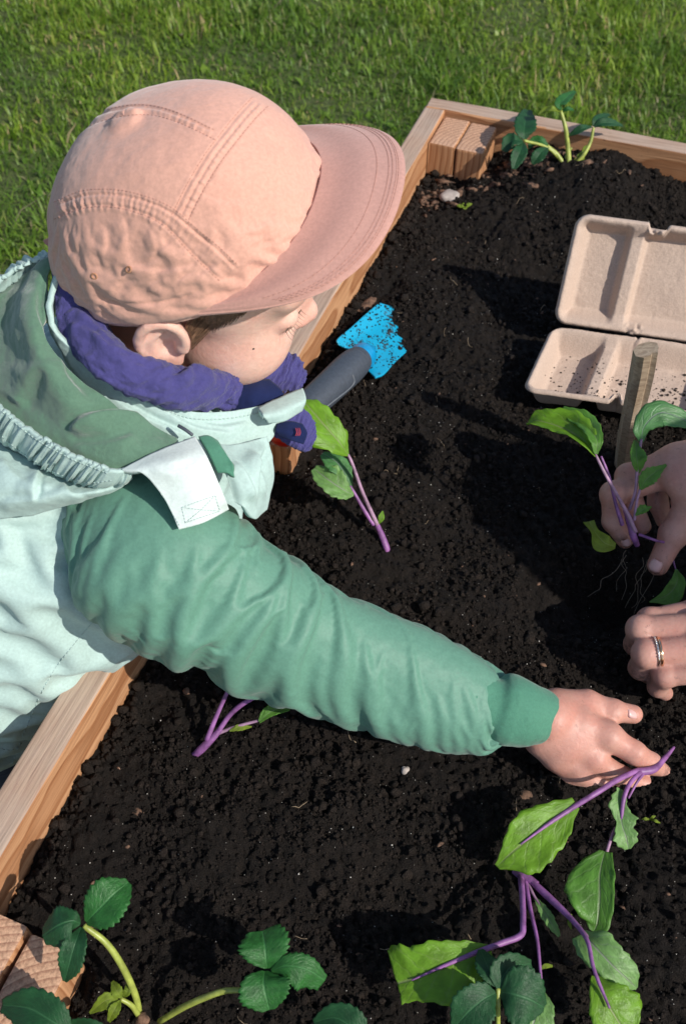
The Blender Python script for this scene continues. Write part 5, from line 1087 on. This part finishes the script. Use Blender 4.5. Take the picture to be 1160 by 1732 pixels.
leaflet([(843, 1674, .056), (850, 1652, .061), (866, 1634, .060), (898, 1630, .050)], [4, 26, 22, 6], [4, 26, 26, 8], DK, k, 55, ns=9); leaflet([(846, 1678, .056), (868, 1682, .062), (894, 1690, .060), (920, 1704, .050)], [5, 44, 42, 8], [5, 42, 46, 8], DK, k, 56); leaflet([(838, 1680, .056), (818, 1690, .060), (792, 1712, .056), (766, 1740, .044)], [4, 32, 34, 6], [4, 30, 36, 6], DK, k, 57); leaflet([(842, 1668, .056), (832, 1650, .060), (822, 1630, .058), (812, 1606, .05)], [4, 16, 20, 4], [4, 18, 18, 4], DK, k, 58)
k = plant('strawberry_plant', 962, 285, 'strawberry plant by the far plank beside the corner posts', 'plant', GS)
for pts, rr in (([(962, 286, .03), (960, 250, .055), (956, 218, .078), (948, 188, .098)], [5, 4, 3.6, 3]), ([(966, 284, .03), (985, 264, .045), (998, 240, .060), (1003, 216, .076)], [4, 3.4, 3, 2.4]), ([(956, 284, .03), (942, 262, .045), (925, 247, .056)], [4, 3.6, 3]), ([(958, 282, .03), (925, 250, .055), (886, 238, .07)], [3, 2.6, 2.4]), ([(968, 284, .03), (975, 266, .04), (984, 258, .044)], [3.4, 2.6, 2]), ([(968, 286, .03), (974, 274, .036), (978, 270, .038)], [3, 2.6, 2]), ([(960, 284, .03), (958, 262, .042), (966, 250, .05)], [4, 3, 2])): stem('stalk', pts, rr, gs, k)
leaflet([(887, 236, .07), (886, 222, .078), (888, 205, .080), (892, 186, .076)], [3, 17, 18, 6], [3, 18, 18, 6], DK, k, 61, ns=8); leaflet([(884, 238, .07), (872, 236, .076), (862, 240, .072), (852, 256, .062)], [3, 13, 16, 5], [3, 12, 14, 5], DK, k, 62, ns=8); leaflet([(884, 241, .07), (880, 254, .072), (874, 268, .066), (868, 286, .056)], [3, 12, 13, 4], [3, 12, 12, 4], DK, k, 63, ns=8)
leaflet([(926, 246, .056), (915, 238, .062), (903, 240, .060), (893, 250, .054)], [2, 8, 9, 2], [2, 8, 9, 2], SW, k, 64, ns=7); leaflet([(926, 249, .056), (916, 256, .060), (908, 266, .056), (900, 278, .048)], [2, 10, 12, 3], [2, 9, 11, 3], DK, k, 65, ns=7)
leaflet([(1004, 214, .077), (1018, 208, .082), (1034, 208, .080), (1052, 212, .072)], [2, 9, 9, 2], [2, 9, 9, 3], DK, k, 66, ns=8); leaflet([(1003, 213, .077), (1008, 203, .082), (1018, 197, .080), (1030, 193, .074)], [2, 7, 7, 2], [2, 7, 7, 2], DK, k, 67, ns=8); leaflet([(1000, 214, .077), (988, 216, .082), (975, 222, .078), (960, 230, .070)], [2, 6, 7, 2], [2, 7, 7, 2], DK, k, 68, ns=8)
leaflet([(946, 188, .098), (934, 184, .104), (922, 186, .100), (910, 194, .094)], [2, 6, 7, 2], [2, 6, 6, 2], NW, k, 69, ns=7); leaflet([(948, 186, .098), (946, 176, .106), (956, 166, .106), (972, 154, .10)], [2, 9, 10, 3], [2, 9, 10, 3], SW, k, 70, ns=7); leaflet([(950, 188, .098), (960, 184, .102), (970, 186, .098)], [2, 5, 2], [2, 5, 2], SW, k, 71, ns=7)
leaflet([(976, 270, .040), (982, 262, .044), (986, 272, .04)], [1, 5, 2], [1, 5, 2], NW, k, 72, ns=5); leaflet([(984, 258, .044), (990, 250, .046), (996, 246, .044)], [1, 4, 1], [1, 4, 1], NW, k, 73, ns=5)
k = plant('weed_seedling', 785, 350, 'tiny bright green seedling sprouting beside the pebble', 'seedling', None)
for i, (x, y) in enumerate(((772, 347), (780, 345), (792, 347), (798, 344), (786, 354))): leaf('leaf', [(785, 351, .002), ((x + 785) / 2, (y + 349) / 2, .010), (x, y, .010)], [1, 4, 1], [1, 4, 1], NW, k, .1, .1, 0, 3, seed=80 + i, nu=16, nv=7)
k = plant('weed_seedling', 1098, 1384, 'tiny pale sprout on the soil beside the bluish seedling leaf', 'seedling', None)
for i, (x, y) in enumerate(((1084, 1386), (1108, 1380), (1116, 1392))): leaf('leaf', [(1098, 1386, .002), ((x + 1098) / 2, (y + 1384) / 2, .006), (x, y, .004)], [1, 2.5, .6], [1, 2.5, .6], NW, k, .1, .1, 0, 3, seed=90 + i, nu=16, nv=7)

# ------------------------------------------------------------------ the adult kneeling beyond the bed: hands in view, the rest outside the frame
adult = empty('person', (1.2, .38, LAWN), 'adult whose two hands with a ring on one finger plant a seedling', 'person')
def ahand_r(p):
    W = P(1262, 812, .112); d = chain(p, [P(1420, 840, .14), W], [.031, .027])
    fs = [([P(1128, 800, .090), P(1036, 836, .080), P(1036, 882, .056), P(1056, 914, .040)], [.0138, .0112, .0100, .0080]),
          ([P(1142, 778, .096), P(1062, 806, .086), P(1070, 856, .058), P(1086, 890, .042)], [.0142, .0114, .0102, .0082]),
          ([P(1172, 772, .092), P(1108, 802, .072), P(1112, 850, .048), P(1122, 880, .036)], [.0135, .0108, .0096, .008]),
          ([P(1200, 778, .084), P(1150, 806, .062), P(1150, 850, .04), P(1156, 872, .03)], [.012, .0096, .0086, .007])]
    for k, (pts, rs) in enumerate(fs): d = smin(d, chain(p, [W + (P(1240, 780 + k * 6, .11) - W) * .6, pts[0]], [.020, rs[0] * 1.05], .01), .018)
    d = smin(d, ell_d(p, P(1185, 805, .098), (.040, .032, .020)), .015)
    d = smin(d, chain(p, [P(1230, 850, .104), P(1172, 846, .088), P(1139, 902, .062), P(1112, 956, .040)], [.019, .0155, .0125, .0100], .005), .012)
    d = smin(d, ell_d(p, P(1139, 902, .063), (.0132,) * 3), .005)
    for pts, rs in fs: d = smin(d, chain(p, pts, rs, .004), .005)
    for pts, rs in fs[:2]: d = smin(d, ell_d(p, pts[1], (rs[1] * 1.07,) * 3), .004)
    return d
rv, rf = nets(ahand_r, P(1110, 900, .05) - [.07, .07, .06], P(1300, 800, .12) + [.05, .06, .05], .0014)
FR = [P(1192, 1096, .060), P(1092, 1105, .051)]
def ahand_l(p):
    W = P(1312, 1112, .078); d = chain(p, [P(1440, 1140, .10), W], [.030, .026])
    fs = [([P(1186, 1036, .056), P(1098, 1050, .048), P(1092, 1072, .024), P(1104, 1086, .004)], [.0130, .0108, .0098, .008]),
          ([P(1192, 1062, .063), P(1082, 1064, .053), P(1074, 1090, .027), P(1088, 1104, .004)], [.0138, .0112, .0100, .008]),
          ([FR[0], FR[1], P(1082, 1130, .026), P(1096, 1142, .002)], [.0136, .0114, .0100, .008]),
          ([P(1196, 1132, .052), P(1124, 1142, .040), P(1112, 1162, .018), P(1124, 1172, .000)], [.0122, .0098, .0088, .007])]
    for k, (pts, rs) in enumerate(fs): d = smin(d, chain(p, [P(1290, 1090 + k * 12, .078), pts[0]], [.018, rs[0]], .01), .012)
    d = smin(d, ell_d(p, P(1235, 1092, .062), (.036, .032, .017)), .012)
    for pts, rs in fs: d = smin(d, chain(p, pts, rs, .004), .0042)
    for pts, rs in fs: d = smin(d, ell_d(p, pts[1], (rs[1] * 1.08,) * 3), .004); d = smin(d, ell_d(p, pts[0] + [0, 0, .001], (rs[0] * 1.08,) * 3), .006)
    d = smin(d, chain(p, [P(1240, 1040, .05), P(1180, 1020, .03), P(1130, 1040, .012)], [.015, .012, .0095], .005), .010)
    return d
lv, lf = nets(ahand_l, P(1075, 1110, .0) - [.03, .06, .02], P(1330, 1090, .08) + [.04, .07, .04], .0014)
AR = np.diag([-1., -1., 1.]) @ rot3(4, 34, 0) * 1.0; AT = np.array([.76, .31, .44])
def ahead(p): return headsdf((p - AT) / 1.14 + AT, AT, AR) * 1.14
av, af = nets(ahead, AT - .17, AT + .17, .0055)
SHL, SHR = np.array([.93, .16, .27]), np.array([.93, .49, .30])
def atrunk(p):
    d = chain(p, [np.array([.82, .31, .37]), np.array([.95, .33, .28]), np.array([1.08, .36, .12]), np.array([1.2, .38, -.10])], [.055, .10, .13, .145], .05)
    d = smin(d, chain(p, [SHL, np.array([.76, .20, .15]), P(1420, 1136, .098)], [.055, .043, .029], .02), .05); d = smin(d, chain(p, [SHR, np.array([.72, .50, .22]), P(1400, 836, .138)], [.055, .043, .029], .02), .05)
    return d
zv, zf = nets(atrunk, (.38, .0, -.27), (1.38, .80, .5), .016)
off_ = np.cumsum([0, len(rv), len(lv), len(av)])
abody = mesh('body', np.concatenate([rv, lv, av, zv]), np.concatenate([rf, lf + off_[1], af + off_[2], zf + off_[3]]), M['adultskin'], adult)
kv, kf = nets(lambda p: smax(atrunk(p) - .016 - .002 * noise3(p * 40, 3), -(p[..., 0] - .50 - .16 * (p[..., 1] - .45)), .004), (.40, .0, -.29), (1.42, .80, .52), .014); mesh('jacket', kv, kf, M['knit'], adult)
def alegs(p):
    d = None
    for y in (.28, .48): e = chain(p, [np.array([1.2, y, -.12]), np.array([1.06, y, -.33]), np.array([1.40, y, -.355])], [.115, .075, .055], .03); d = e if d is None else smin(d, e, .03)
    return d
kv, kf = nets(alegs, (.92, .08, -.43), (1.5, .68, .05), .018); mesh('trousers', kv, kf, M['denim'], adult)
for y in (.28, .48): kv, kf = nets(lambda p: ell_d(p, (1.50, y, -.36), (.12, .045, .05)), (1.36, y - .07, -.43), (1.64, y + .07, -.29), .012); mesh('boot', kv, kf, M['boot'], adult)
kv, kf = nets(lambda p: smax(ahead(p) - .010 - .003 * noise3((p - AT) * 60, 2), ((((p - AT) @ AR)[..., 0]) - .045 - .25 * ((p - AT) @ AR)[..., 2]), .006), AT - .19, AT + .19, .006); kv_ = kv; mesh('hair', kv, kf, M['hair'], abody)
nailmesh('fingernail', P(1106, 957, .0505), P(1096, 978, .036) - P(1116, 944, .052), (-.35, -.35, .9), .0115, .0125, abody)
nailmesh('fingernail', P(1058, 920, .047), P(1064, 932, .034) - P(1052, 908, .048), (-.5, -.5, .7), .008, .009, abody)
ax = unit(FR[1] - FR[0]); a = unit(np.cross(ax, ez)); b = np.cross(a, ax); b = b if b[2] > 0 else -b; c0 = FR[0] + (FR[1] - FR[0]) * .80
for kx, (sh, mat, nm) in enumerate(((.0013, 'silver', 'silver_ring'), (-.0015, 'gold', 'gold_ring'))):
    th = np.linspace(0, 2 * np.pi, 49); o = mesh(nm, *tubegeo([c0 + ax * sh + .0124 * (math.cos(t) * a + math.sin(t) * b) for t in th], .00125, 10), M[mat], abody)
    if kx == 0:
        for t in np.linspace(.7, 2.4, 9): mesh('ring_stone', ICV * .0009 + c0 + ax * (sh + .0004) + .0135 * (math.cos(t) * a + math.sin(t) * b), ICF, M['silver'], o, smooth=False)
bpy.context.view_layer.update()
